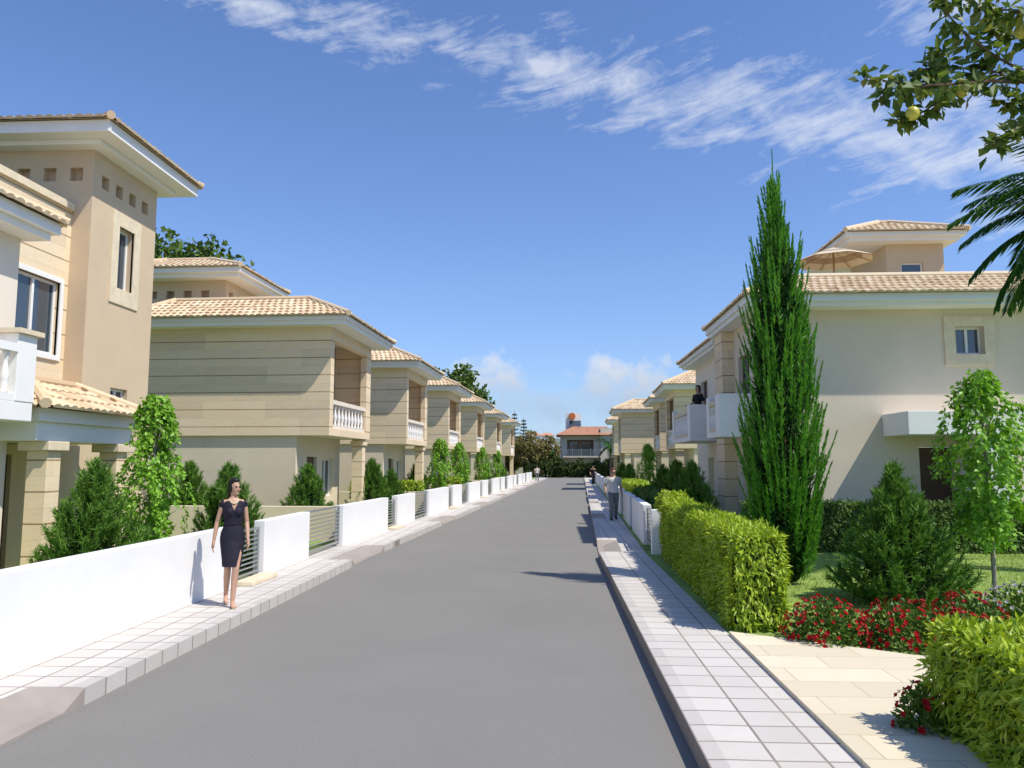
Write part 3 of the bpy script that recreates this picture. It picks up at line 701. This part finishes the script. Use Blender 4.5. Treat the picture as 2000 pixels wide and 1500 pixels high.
def flowers(loc,r,h,m,label,nf,grp,fs=.045,nl=1200):
    root=thing('flower_bush',label,'flower bush',loc,0,grp); lf=MB(); fl=MB()
    for i in range(nl):
        v=rv(); v.z=abs(v.z); p=V((v.x*r,v.y*r,v.z*h))*random.uniform(.4,.95)
        lf.leaf(p,(v+rv()*.8).normalized(),rv(),random.uniform(.05,.08),.036)
    for i in range(nf):
        v=rv(); v.z=abs(v.z)*.9+.05; p=V((v.x*r,v.y*r,v.z*h))*random.uniform(.98,1.1)
        ax=v; s1=ax.cross(V((.3,.5,.9))).normalized(); s2=ax.cross(s1); f_=fs*random.uniform(.7,1.1)
        for ring,(rr_,hh,nn) in enumerate(((f_,.0,6),(f_*.6,.012,5))):
            for k in range(nn):
                a=k*6.283/nn+ring*.5; dd=(s1*math.cos(a)+s2*math.sin(a)+ax*(.5+.6*ring)).normalized()
                fl.leaf(p+ax*hh,dd,ax,rr_,rr_*.9,.3)
    lf.build('foliage',hedge_d,root); fl.build('blossoms',m,root); return root
random.seed(31)
flowers((2.98,8.85,.14),.44,.5,redm,'red flowering bush beside the end of the long golden hedge',190,'red flower bushes',.034,1500)
flowers((3.78,8.75,.14),.48,.5,redm,'red flowering bush in front of the large pine shrub',210,'red flower bushes',.034,1500)
flowers((4.65,9.1,.14),.42,.52,redm,'red flowering bush rising behind the corner hedge',150,'red flower bushes',.034)
flowers((4.3,8.5,.14),.34,.42,redm,'small red flowering bush between the two larger ones near the corner hedge',100,'red flower bushes',.034)
flowers((2.68,5.95,.14),.2,.38,redm,'small red flowering bush at the foot of the corner hedge',45,'red flower bushes',.032,500)
flowers((5.75,9.9,.14),.55,.5,whitepet,'white flowering bush at the right edge of the lawn',130,None,.035)
def bigtree(name,loc,h,r,zc,m,label,ncl,leaf,seed,grp,sz=.8,trunk=True,cat='tree',per=110):
    random.seed(seed); root=thing(name,label,cat,loc,0,grp); mb=MB(); tr=MB()
    if trunk: tr.tube([(0,0,-.3),(r*.04,0,zc*.5),(0,r*.05,zc)],[r*.09,r*.06,r*.04],8)
    rz=h-zc
    for i in range(ncl):
        v=rv(); f=random.uniform(.45,.95)
        c=V((v.x*r*f,v.y*r*f,zc+v.z*rz*f*(sz if v.z<0 else 1)))
        cr=r*random.uniform(.2,.32)
        if trunk and i%3==0: tr.tube([(0,0,zc*.7),V((c.x*.5,c.y*.5,(zc*.8+c.z)/2)),c],[r*.035,r*.02,r*.008],5)
        for k in range(per):
            w=rv(); p=c+w*(cr*random.random()**.4)
            mb.leaf(p,(w+rv()).normalized(),(w+V((0,0,.6))+rv()*.5).normalized(),leaf*random.uniform(.6,1.3),leaf*.8)
    if trunk: tr.build('trunk',bark,root)
    mb.build('crown',m,root); return root
bigtree('broad_tree',(-23.4,48,0),17.6,4.4,11.5,farleaf,'large dark tree behind the roof of the nearest left villa',95,.42,41,'background trees')
bigtree('broad_tree',(-14,100,0),15.2,5.4,8,farleaf,'large tree rising behind the far roofs of the left row',110,.6,42,'background trees')
bigtree('broad_tree',(-22,104,0),13,5.0,8,farleaf,'tree standing left of the large tree behind the left row',80,.6,43,'background trees')
for i,(x,y,h,r,lb) in enumerate([(-4.0,117,7.0,2.6,'leftmost brownish olive tree at the end of the street'),(-1.2,118,6.2,2.3,'brownish olive tree nearest the red roofed house'),(-6.8,120,5.6,2.4,'olive tree behind the last left villa')]):
    bigtree('olive_tree',(x,y,0),h,r,h*.55,olive,lb,45,.35,50+i,'olive trees')
for i,(x,y,h,r,lb) in enumerate([(-2.6,115.5,2.6,1.9,'leftmost dark shrub across the end of the road'),(.4,116,3.2,2.1,'dark shrub at the end of the road under the olive trees'),(3.4,116,2.4,1.9,'dark shrub before the red roofed house'),(6.3,115.8,2.5,1.8,'dark shrub right of the road end'),(9.4,116,3.4,2.2,'dark shrub before the white wing of the red roofed house')]):
    bigtree('shrub',(x,y,0),h,r,h*.42,scrub,lb,42,.28,60+i,'shrubs at the road end',.9,False,'shrub')
for i,(x,y,h,r,lb) in enumerate([(-9,135,7,4,'bushy tree far left beyond the street end'),(13,128,7.5,3.5,'tree right of the red roofed house'),(18,120,6,3,'tree behind the right row of villas'),(30,150,8,5,'far tree beyond the right houses')]):
    bigtree('bushy_tree',(x,y,0),h,r,h*.5,farleaf,lb,55,.45,70+i,'far trees')
random.seed(80)
for j,(x,y,h,lb) in enumerate([(-6.2,124,10.6,'taller thin conifer above the olive trees'),(-4.8,126,9.6,'shorter thin conifer above the olive trees')]):
    r=thing('conifer',lb,'tree',(x,y,0),0,'thin conifers'); MB().tube([(0,0,0),(0,0,h)],[.16,.03],7).build('trunk',bark,r); mb=MB()
    for t in range(13):
        z=2.5+(h-2.6)*t/13; L=1.6*(1-t/14)
        for k in range(6):
            a=k*1.047+t; d=V((math.cos(a),math.sin(a),.25)).normalized()
            for q in range(26):
                s_=q/26; mb.needle(V((0,0,z))+d*(L*s_),(d+rv()*.8).normalized(),.3,.03)
    mb.build('crown',scrub,r)
def palm(loc,h,nf,fl,label,seed,ll=.5,grp=None,lead=(),w=.035,sub_=3):
    random.seed(seed); r=thing('palm',label,'palm tree',loc,0,grp)
    MB().tube([(0,0,-.1),(.05,0,h*.5),(0,0,h)],[.2,.16,.15],10).build('trunk',bark,r)
    for i in range(nf+len(lead)):
        if i<len(lead): a,el=lead[i]
        else: a=i*2.399+random.uniform(-.2,.2); el=random.uniform(-.35,1.15)
        o=V((math.cos(a),math.sin(a),0)); pts=[];p=V((0,0,h)); e=el
        for k in range(15):
            pts.append(p.copy()); p=p+(o*math.cos(e)+V((0,0,math.sin(e))))*(fl/14); e-=.06+.035*(k/14)
        mb=MB(); mb.tube(pts,[.02*(1-k/16) for k in range(15)],5)
        for k in range(2,15):
            for sub in range(sub_):
                base=pts[14] if k==14 else pts[k].lerp(pts[k+1],sub/sub_)
                t=(pts[min(k+1,14)]-pts[k-1]).normalized(); sd=t.cross(V((0,0,1))).normalized()
                lw=ll*math.sin(math.pi*min(1,.18+.8*k/15))**.7
                for s_ in (-1,1):
                    d=(sd*s_*.75+t*.75+V((0,0,-.45))+rv()*.1).normalized()
                    mb.leaf(base,d,V((0,0,1)),lw*random.uniform(.85,1.1),w,.2)
        mb.build('frond',palmm,r)
    return r
pc=at(2165,405,14.0)
palm((pc.x,pc.y,.14),pc.z-.14,18,2.55,'palm whose dark fronds hang in at the right edge',91,.6,lead=[(3.3,1.0),(2.9,.7),(3.5,.45),(3.0,.25),(3.4,-.1),(2.8,.0),(3.7,.8),(3.15,.5),(3.25,-.35)],w=.065,sub_=4)
palm((8.3,113,.0),4.6,16,2.4,'short palm right of the road end',92,.8,grp='far palms',w=.07)
palm((10.6,118,.0),5.6,16,2.4,'taller palm beside the white wing of the red roofed house',93,.8,grp='far palms',w=.07)
palm((-.6,117.5,.0),3.4,14,2.0,'low palm left of the red roofed house',94,.7,grp='far palms',w=.07)
random.seed(99)
ft=thing('fruit_tree','fruit tree limb with green leaves and yellow green fruit at the top right','tree',(4.3,3.4,.14)); OF=V((4.3,3.4,.14))
Yb=3.8
tr=MB(); lf=MB()
hub=at(2230,190,Yb)
tr.tube([(4.3,3.4,.1),(4.25,3.45,1.8),(3.9,3.6,3.2),hub],[.11,.095,.07,.045],9)
paths=[[(2230,190),(2060,160),(1930,158),(1800,168),(1690,150)],[(2060,160),(1960,120),(1890,70),(1845,20),(1840,-40)],[(2080,80),(2000,20),(1930,20),(1870,-10)],[(2110,200),(2040,220),(1980,250),(1935,290)],[(1930,158),(1850,190),(1790,225),(1755,235)],[(1990,158),(1930,135),(1860,130),(1800,135)],[(2100,120),(2020,90),(1960,60),(1935,45)],[(1830,165),(1770,165),(1720,180)],[(1860,165),(1835,130),(1835,100)],[(2060,170),(1990,200),(1965,195)]]
for ip,pp in enumerate(paths):
    pts=[at(x,y,Yb+.04*math.sin(x*.02+ip)+.03*ip-.15) for x,y in pp]
    fine=[]
    for a,b_ in zip(pts,pts[1:]):
        for k in range(6): fine.append(a.lerp(b_,k/6)+rv()*.004)
    fine.append(pts[-1]); n=len(fine)
    tr.tube(fine,[.011*(1-i/n)+.0022 for i in range(n)] if ip<1 else [.006*(1-i/n)+.002 for i in range(n)],5)
    for i,p in enumerate(fine):
        if ip==0 and i<8: continue
        for k in range(6 if i>n*.3 else 3):
            d=(rv()+V((-.2,0,-.35))).normalized()
            st=p+d*.015
            lf.leaf(st+rv()*.025,d,(V((0,-.6,.7))+rv()*.7).normalized(),random.uniform(.055,.088),random.uniform(.036,.052),.18)
tr.build('trunk',bark,ft,off=OF); lf.build('crown',fruitleaf,ft,off=OF)
for x,y in ((1925,48),(1782,222),(1878,178),(1995,62)):
    p=at(x,y,Yb-.06); mb=MB(); mb.lathe(0,0,[(.004,.026),(.018,.031),(.030,.018),(.033,0),(.029,-.018),(.018,-.029),(.004,-.026)],14)
    mb.tube([(0,0,.026),(.004,0,.05)],.0018,5); o=mb.build('fruit',fruitm,ft,True); o.location=p-OF
# ------------------------------------------------------------------ people
def remesh(mb,vox,it=4,fac=.5):
    me=bpy.data.meshes.new('tmp'); me.from_pydata(mb.v,[],mb.f); me.update()
    o=bpy.data.objects.new('tmp',me); col.objects.link(o)
    r=o.modifiers.new('r','REMESH'); r.mode='VOXEL'; r.voxel_size=vox
    if it: s_=o.modifiers.new('s','SMOOTH'); s_.iterations=it; s_.factor=fac
    dg=bpy.context.evaluated_depsgraph_get(); dg.update()
    out=bpy.data.meshes.new_from_object(o.evaluated_get(dg)); bpy.data.objects.remove(o)
    out.polygons.foreach_set('use_smooth',[True]*len(out.polygons)); return out
def meshobj(name,me,m,parent):
    me.materials.clear(); me.materials.append(m); o=bpy.data.objects.new(name,me); o.data.name=name; col.objects.link(o); o.parent=parent; return o
def limb(mb,pts,rad,n=14):
    mb.tube(pts,rad,n,ref=(1,0,0))
    for p,r in ((pts[0],rad[0]),(pts[-1],rad[-1])):
        a=r if isinstance(r,(int,float)) else min(r); mb.ell(p,a*.98,a*.98,a*.98,12,8)
def lerp(a,b_,t): return V(a).lerp(V(b_),t)
TF=[(.84,.150,.110,0),(.90,.170,.118,.005),(.98,.158,.106,0),(1.07,.120,.086,0),(1.16,.125,.09,0),(1.26,.144,.105,-.005),(1.33,.150,.096,0),(1.39,.130,.073,.005),(1.425,.075,.058,.01),(1.455,.05,.05,.012)]
TM=[(.84,.150,.11,0),(.90,.165,.118,.005),(.98,.158,.112,0),(1.07,.146,.103,0),(1.16,.155,.106,0),(1.26,.176,.118,-.003),(1.33,.185,.11,0),(1.39,.165,.08,.005),(1.43,.085,.065,.01),(1.46,.06,.058,.012)]
def torso(mb,secs,e=0,z0=0,z1=9):
    ss=[s_ for s_ in secs if z0<=s_[0]<=z1]
    mb.tube([(0,s_[3],s_[0]) for s_ in ss],[(s_[1]+e,s_[2]+e) for s_ in ss],22,ref=(1,0,0))
def person(label,loc,rz,H,fem,pose,cl,vox=.0065,head=0,grp=None,slim=1.0):
    root=thing('person',label,'person',loc,rz,grp); k=H/1.70; root.scale=(k*slim,k*slim,k)
    g=0 if fem else 1
    b_=MB(); secs=TF if fem else TM
    torso(b_,secs); b_.ell((0,.004,.87),.15,.11,.09)
    sh=.158 if fem else .192; hp=.085
    ar=(.042,.038,.034,.036,.024) if fem else (.054,.050,.043,.045,.031)
    lr=(.088,.075,.052,.052,.034) if fem else (.092,.08,.058,.057,.04)
    HM=Matrix.Translation((0,.01,1.47))@Matrix.Rotation(head,4,'Z')@Matrix.Translation((0,-.01,-1.47))
    for s_ in (-1,1):
        P=pose[s_]; S=V((s_*sh,.005,1.372)); E=V(P['e']); W=V(P['w'])
        limb(b_,[V((s_*sh*.55,.005,1.375)),S,lerp(S,E,.5),E,lerp(E,W,.3),W],[.045 if fem else .06,ar[0]+.004,ar[1],ar[2],ar[3],ar[4]])
        d=(V(P.get('h',W+(W-E)))-W).normalized(); fr=V(P.get('f',(0,-1,0))); fr=(fr-d*fr.dot(d)).normalized(); inn=d.cross(fr)*(1 if d.cross(fr).x*s_<0 else -1)
        limb(b_,[W,W+d*.035,W+d*.085],[(ar[4]*.8)]+[ .026,.024],10)
        b_.tube([W+d*.02+fr*-.018,W+d*.09+fr*-.024],[.016,.014],8); b_.tube([W+d*.02+fr*.018,W+d*.09+fr*.022],[.016,.014],8)
        for q,(o_,L) in enumerate(((.029,.066),(.010,.076),(-.010,.070),(-.028,.054))):
            p0=W+d*.085+fr*o_; p1=p0+d*(L*.55)+inn*.006; p2=p1+d*(L*.4)+inn*.022
            limb(b_,[p0-d*.02,p0,p1,p2],[.0088,.0088,.0082,.0068],8)
        t0=W+d*.03+fr*.022; limb(b_,[t0,t0+fr*.026+d*.028+inn*.006,t0+fr*.030+d*.058+inn*.014],[.012,.0095,.0075],8)
        Hh=V((s_*hp,0,.89)); K=V(P['k']); A=V(P['a']); T_=V(P['t'])
        limb(b_,[Hh,lerp(Hh,K,.5),K,lerp(K,A,.3)+V((0,.012,0)),A],list(lr))
        hl=A+V((0,.035,-.045)); fd=(T_-A); fd.z=0; fd.normalize()
        limb(b_,[A,hl+fd*.01],[lr[4],.03]); limb(b_,[hl+V((0,0,.012)),lerp(hl,T_,.55)+V((0,0,.018)),T_],[(.03,.03),(.036,.026),(.034,.016)])
    b_.tube([(0,.014,1.41),(0,.006,1.47),(0,.0,1.53)],[.056,.049+.008*g,.05+.006*g],16)
    for c,r in (((0,.018,1.603),(.073,.092,.096)),((0,-.022,1.545),(.056+.005*g,.066,.08)),((0,-.066,1.492),(.024+.006*g,.022,.02)),((0,-.088,1.572),(.009,.014,.026)),((0,-.096,1.553),(.013,.015,.012)),((-.03,-.068,1.548),(.02,.016,.018)),((.03,-.068,1.548),(.02,.016,.018)),((0,-.074,1.598),(.05,.012,.01)),((-.074,.012,1.565),(.01,.02,.03)),((.074,.012,1.565),(.01,.02,.03))):
        b_.ell(c,*r,M=HM)
    if fem:
        for s_ in (-1,1): b_.ell((s_*.062,-.075,1.245),.058,.05,.056)
    meshobj('body',remesh(b_,vox,3),skinm,root)
    for s_ in (-1,1):
        e=MB(); e.ell((s_*.03,-.083,1.575),.013,.008,.0065,10,6,HM); e.build('eye',eyem,root,True)
        e=MB(); e.tube([HM@V((s_*.015,-.09,1.592)),HM@V((s_*.032,-.088,1.597)),HM@V((s_*.048,-.078,1.592))],.0032,6); e.build('eyebrow',cl['hair'],root)
    e=MB(); e.ell((0,-.087,1.522),.021,.008,.0075,12,6,HM); e.build('mouth',lipm,root,True)
    h=MB(); h.ell((0,.032,1.622),.083,.092,.092,M=HM); h.ell((0,-.035,1.672),.062,.045,.026,M=HM)
    if fem:
        h.ell((-.066,.025,1.57),.022,.05,.07,M=HM); h.ell((.066,.025,1.57),.022,.05,.07,M=HM); h.ell((0,.085,1.54),.058,.045,.085,M=HM); h.ell((0,.10,1.46),.045,.032,.07,M=HM)
    meshobj('hair',remesh(h,.007,3),cl['hair'],root)
    if cl.get('glasses'):
        e=MB()
        for s_ in (-1,1): e.ell((s_*.032,-.095,1.573),.028,.008,.018,12,6,HM)
        e.tube([HM@V((-.07,0,1.577)),HM@V((-.062,-.075,1.577)),HM@V((0,-.1,1.577)),HM@V((.062,-.075,1.577)),HM@V((.07,0,1.577))],.004,6); e.build('sunglasses',eyem,root,True)
    if cl['kind']=='dress':
        d=MB(); hem=cl.get('hem',.52)
        ka=(V(pose[-1]['k'])+V(pose[1]['k']))/2
        sec=[(hem-.06,.134,.150,ka.y*.9,ka.x),(.62,.148,.142,ka.y*.62,ka.x*.6),(.74,.168,.136,ka.y*.3,0),(.84,.180,.132,0,0)]+[(a,r0+.014,r1+.014,y,0) for a,r0,r1,y in TF[1:8]]
        d.tube([(s_[4],s_[3],s_[0]) for s_ in sec],[(s_[1],s_[2]) for s_ in sec],26,ref=(1,0,0))
        for s_ in (-1,1):
            d.ell((s_*.062,-.078,1.245),.068,.058,.064)
            S=V((s_*sh,.005,1.372)); E=V(pose[s_]['e'])
            limb(d,[V((s_*sh*.45,.005,1.372)),S,lerp(S,E,.14)],[.056,.057,.049])
        me=remesh(d,.0075,5)
        bm=bmesh.new(); bm.from_mesh(me); dl=[]
        for f in bm.faces:
            c=f.calc_center_median()
            if c.z<hem or (c.y<.03 and c.z>1.27+abs(c.x)*1.9) or c.z>1.412: dl.append(f)
        bmesh.ops.delete(bm,geom=dl,context='FACES'); bm.to_mesh(me); bm.free()
        meshobj('dress',me,cl['top'],root)
        bt=MB(); bt.tube([(.124*math.cos(a*.2617)*1.11,.09*math.sin(a*.2617)*1.18,1.085) for a in range(25)],.008,6); bt.build('belt',cl['top'],root,True)
        if cl.get('beads'):
            nk=MB()
            for a in range(26):
                t=a/25*math.pi; nk.ell((-.066*math.cos(t),-.03-.072*math.sin(t),1.418-.055*math.sin(t)),.009,.009,.009,8,5)
            nk.build('necklace',beadm,root,True)
        for s_ in (-1,1):
            A=V(pose[s_]['a']); T_=V(pose[s_]['t']); hl=A+V((0,.035,-.045))
            sh_=MB(); sh_.tube([hl+V((0,.012,-.022)),lerp(hl,T_,.5)+V((0,0,-.02)),T_+V((0,-.02,-.014))],[(.028,.008),(.034,.008),(.032,.007)],12,ref=(1,0,0))
            sh_.tube([hl+V((0,.012,-.022)),V((hl.x,hl.y+.02,.003))],[.013,.008],8)
            m1=lerp(hl,T_,.72); sh_.tube([m1+V((-.037,0,-.012)),m1+V((-.02,0,.022)),m1+V((.02,0,.022)),m1+V((.037,0,-.012))],.006,6)
            sh_.build('sandal',sandalm,root,True)
    else:
        d=MB(); torso(d,TM if not fem else TF,.016,.86,1.4)
        for s_ in (-1,1):
            S=V((s_*sh,.005,1.372)); E=V(pose[s_]['e']); W=V(pose[s_]['w'])
            if cl.get('long'): limb(d,[V((s_*sh*.45,.005,1.37)),S,lerp(S,E,.5),E,lerp(E,W,.92)],[.06,.068,.06,.053,.04])
            else: limb(d,[V((s_*sh*.45,.005,1.37)),S,lerp(S,E,.62)],[.06,.068,.062])
        if fem:
            for s_ in (-1,1): d.ell((s_*.062,-.078,1.245),.068,.058,.064)
        meshobj('shirt',remesh(d,.008,5),cl['top'],root)
        d=MB(); torso(d,TM if not fem else TF,.012,.84,1.0); d.ell((0,.004,.87),.162,.122,.10)
        for s_ in (-1,1):
            P=pose[s_]; Hh=V((s_*hp,0,.89)); K=V(P['k']); A=V(P['a'])
            limb(d,[Hh,lerp(Hh,K,.5),K,lerp(K,A,.4),A+V((0,.0,-.02))],[.102,.094,.073,.070,.062])
            T_=V(P['t']); hl=A+V((0,.035,-.045)); sh_=MB()
            limb(sh_,[hl+V((0,.005,.005)),lerp(hl,T_,.55)+V((0,0,.018)),T_+V((0,-.01,.004))],[(.042,.042),(.046,.036),(.042,.026)])
            meshobj('shoe',remesh(sh_,.008,3),shoem,root)
        meshobj('trousers',remesh(d,.008,5),cl['bot'],root)
    return root
walkF={-1:dict(e=(-.225,.06,1.11),w=(-.265,.03,.87),k=(-.055,.0,.485),a=(-.045,.21,.135),t=(-.05,.08,.03)),
        1:dict(e=(.205,.03,1.10),w=(.215,-.09,.875),k=(.045,-.15,.50),a=(.015,-.17,.095),t=(.02,-.325,.022))}
person('woman in a navy dress and bead necklace walking on the left pavement',(-4.45,10.6,.153),.5,1.74,True,walkF,dict(kind='dress',hair=hairm,top=dressm,beads=True,hem=.53),.0055,.55,slim=.88)
walkM={-1:dict(e=(-.27,.04,1.11),w=(-.27,-.1,.90),k=(-.10,-.16,.49),a=(-.11,-.14,.095),t=(-.13,-.30,.03)),
        1:dict(e=(.26,.08,1.11),w=(.27,.03,.87),k=(.09,.0,.49),a=(.09,.2,.13),t=(.10,.06,.03))}
mp=person('man in pale shirt, grey trousers and sunglasses walking on the right pavement',(2.08,27.0,.153),.1,1.78,False,walkM,dict(kind='m',hair=gingerm,top=shirtm,bot=trouserm,glasses=True),.0075,.1)
lean={-1:dict(e=(-.26,.0,1.12),w=(-.22,-.22,1.03),h=(-.2,-.36,1.02),k=(-.09,-.03,.48),a=(-.09,.03,.09),t=(-.11,-.11,.025)),
       1:dict(e=(.25,.05,1.10),w=(.24,.0,.87),k=(.09,-.05,.48),a=(.09,.0,.09),t=(.11,-.14,.025))}
person('woman in black clothes standing on the right house balcony',(4.75,25.4,2.955),-1.1,1.70,True,lean,dict(kind='m',hair=hairm,top=blackc,bot=blackc),.008,.2)
def clone(loc,rz,label,top,bot,hair,s_):
    r=dup(mp,loc,rz,label,(s_,s_,s_))
    for c in r.children:
        k=c.name.split('.')[0]; m={'shirt':top,'trousers':bot,'hair':hair}.get(k)
        if m: c.material_slots[0].link='OBJECT'; c.material_slots[0].material=m
    return r
clone((3.7,72,.153),.2,'far dark clothed pedestrian on the right pavement beyond the man',blackc,blackc,hairm,1.02)
clone((-1.75,84,.153),3.0,'far pedestrian in a pale shirt on the left pavement',shirtm,trouserm,hairm,1.0)
# ------------------------------------------------------------------ light, sky, camera
S=V((.51,-.25,.822)).normalized()
sd=bpy.data.lights.new('sun','SUN'); sd.energy=5.0; sd.angle=R(.5); sd.color=(1,.94,.83)
so=bpy.data.objects.new('sun',sd); col.objects.link(so); so.rotation_euler=S.to_track_quat('Z','Y').to_euler(); so.location=(20,-10,30)
w=bpy.data.worlds.new('World'); sc.world=w; w.use_nodes=True; nt=w.node_tree
bg=nt.nodes['Background']; bg.inputs[1].default_value=.15
sky=nd(nt,'ShaderNodeTexSky'); sky.sky_type='NISHITA'; sky.sun_disc=False; sky.sun_elevation=math.asin(S.z); sky.sun_rotation=math.atan2(S.x,S.y)
sky.air_density=1.0; sky.dust_density=.4; sky.ozone_density=2.5
g=nd(nt,'ShaderNodeTexCoord').outputs['Generated']
sx=nd(nt,'ShaderNodeSeparateXYZ'); nt.links.new(g,sx.inputs[0])
az=mth(nt,'ARCTAN2',sx.outputs[0],sx.outputs[1]); el=mth(nt,'ARCSINE',sx.outputs[2])
def comb(a,b_):
    c=nd(nt,'ShaderNodeCombineXYZ'); nt.links.new(a,c.inputs[0]); nt.links.new(b_,c.inputs[1]); return c.outputs[0]
cen=mth(nt,'SUBTRACT',.49,mth(nt,'ADD',mth(nt,'MULTIPLY',az,.19),mth(nt,'MULTIPLY',mth(nt,'MULTIPLY',az,az),.2)))
t=mth(nt,'SUBTRACT',el,cen)
wd=mth(nt,'MAXIMUM',mth(nt,'MULTIPLY_ADD',mth(nt,'ADD',az,.3),.10,.045),.035)
band=mth(nt,'SUBTRACT',1,mth(nt,'DIVIDE',mth(nt,'ABSOLUTE',t),wd),clamp=True)
def blob(a0,e0,w_,h_):
    x=mth(nt,'POWER',mth(nt,'DIVIDE',mth(nt,'ABSOLUTE',mth(nt,'SUBTRACT',az,a0)),w_),2); y=mth(nt,'POWER',mth(nt,'DIVIDE',mth(nt,'ABSOLUTE',mth(nt,'SUBTRACT',el,e0)),h_),2)
    return mth(nt,'SUBTRACT',1,mth(nt,'ADD',x,y))
ur=mth(nt,'MULTIPLY',mth(nt,'MAXIMUM',blob(.56,.52,.22,.09),0),.85)
band=mth(nt,'MAXIMUM',band,ur)
inr=mth(nt,'LESS_THAN',mth(nt,'ABSOLUTE',az),1.2)
u_=mth(nt,'MULTIPLY_ADD',az,3.0,mth(nt,'MULTIPLY',el,5.0)); v_=mth(nt,'MULTIPLY_ADD',el,17,mth(nt,'MULTIPLY',az,-4.6))
n1=noise(nt,comb(u_,v_),1.6,10,.68,.5)
n1b=noise(nt,comb(mth(nt,'MULTIPLY',az,6),mth(nt,'MULTIPLY',el,9)),3.5,8,.6,.3)
cir=mth(nt,'MULTIPLY_ADD',band,.29,mth(nt,'SUBTRACT',mth(nt,'MULTIPLY_ADD',n1b,.4,mth(nt,'MULTIPLY',n1,.9)),.78))
cir=mth(nt,'MULTIPLY',mth(nt,'MULTIPLY',cir,4.0,clamp=True),inr)
cir=mth(nt,'MULTIPLY',cir,mth(nt,'MULTIPLY',band,5,clamp=True))
n2=noise(nt,comb(az,el),24,7,.6,.2)
def cum(*a): return mth(nt,'MULTIPLY',mth(nt,'ADD',blob(*a),mth(nt,'MULTIPLY_ADD',n2,3.2,-1.9)),1.3,clamp=True)
cu=mth(nt,'MAXIMUM',cum(-.095,.105,.075,.045),mth(nt,'MAXIMUM',cum(.095,.105,.085,.045),mth(nt,'MULTIPLY',cum(.0,.075,.3,.03),.55)))
tint=mixc(nt,1,sky.outputs[0],(.80,.93,1.20),'MULTIPLY')
hz=mth(nt,'MULTIPLY',mth(nt,'POWER',2.718,mth(nt,'MULTIPLY',mth(nt,'MAXIMUM',el,0),-6)),.5)
c=mixc(nt,hz,tint,(2.1,3.0,4.7))
c=mixc(nt,mth(nt,'MULTIPLY',cir,.68),c,(5.4,5.7,6.3))
shade=mth(nt,'MULTIPLY',mth(nt,'SUBTRACT',el,.07),13,clamp=True)
cc=mixc(nt,shade,(2.9,3.5,4.4),(5.9,5.9,6.1))
c=mixc(nt,mth(nt,'MULTIPLY',cu,.8),c,cc)
nt.links.new(c,bg.inputs[0])
cd=bpy.data.cameras.new('camera'); co=bpy.data.objects.new('camera',cd); col.objects.link(co)
cd.sensor_width=36; cd.lens=36*F/2000; cd.clip_end=6000; cd.clip_start=.05
M=Matrix((( cR.x,cU.x,-cF.x,0),(cR.y,cU.y,-cF.y,0),(cR.z,cU.z,-cF.z,CAM.z),(0,0,0,1)))
co.matrix_world=M; sc.camera=co
sc.view_settings.view_transform='Standard'; sc.view_settings.look='None'; sc.view_settings.exposure=0
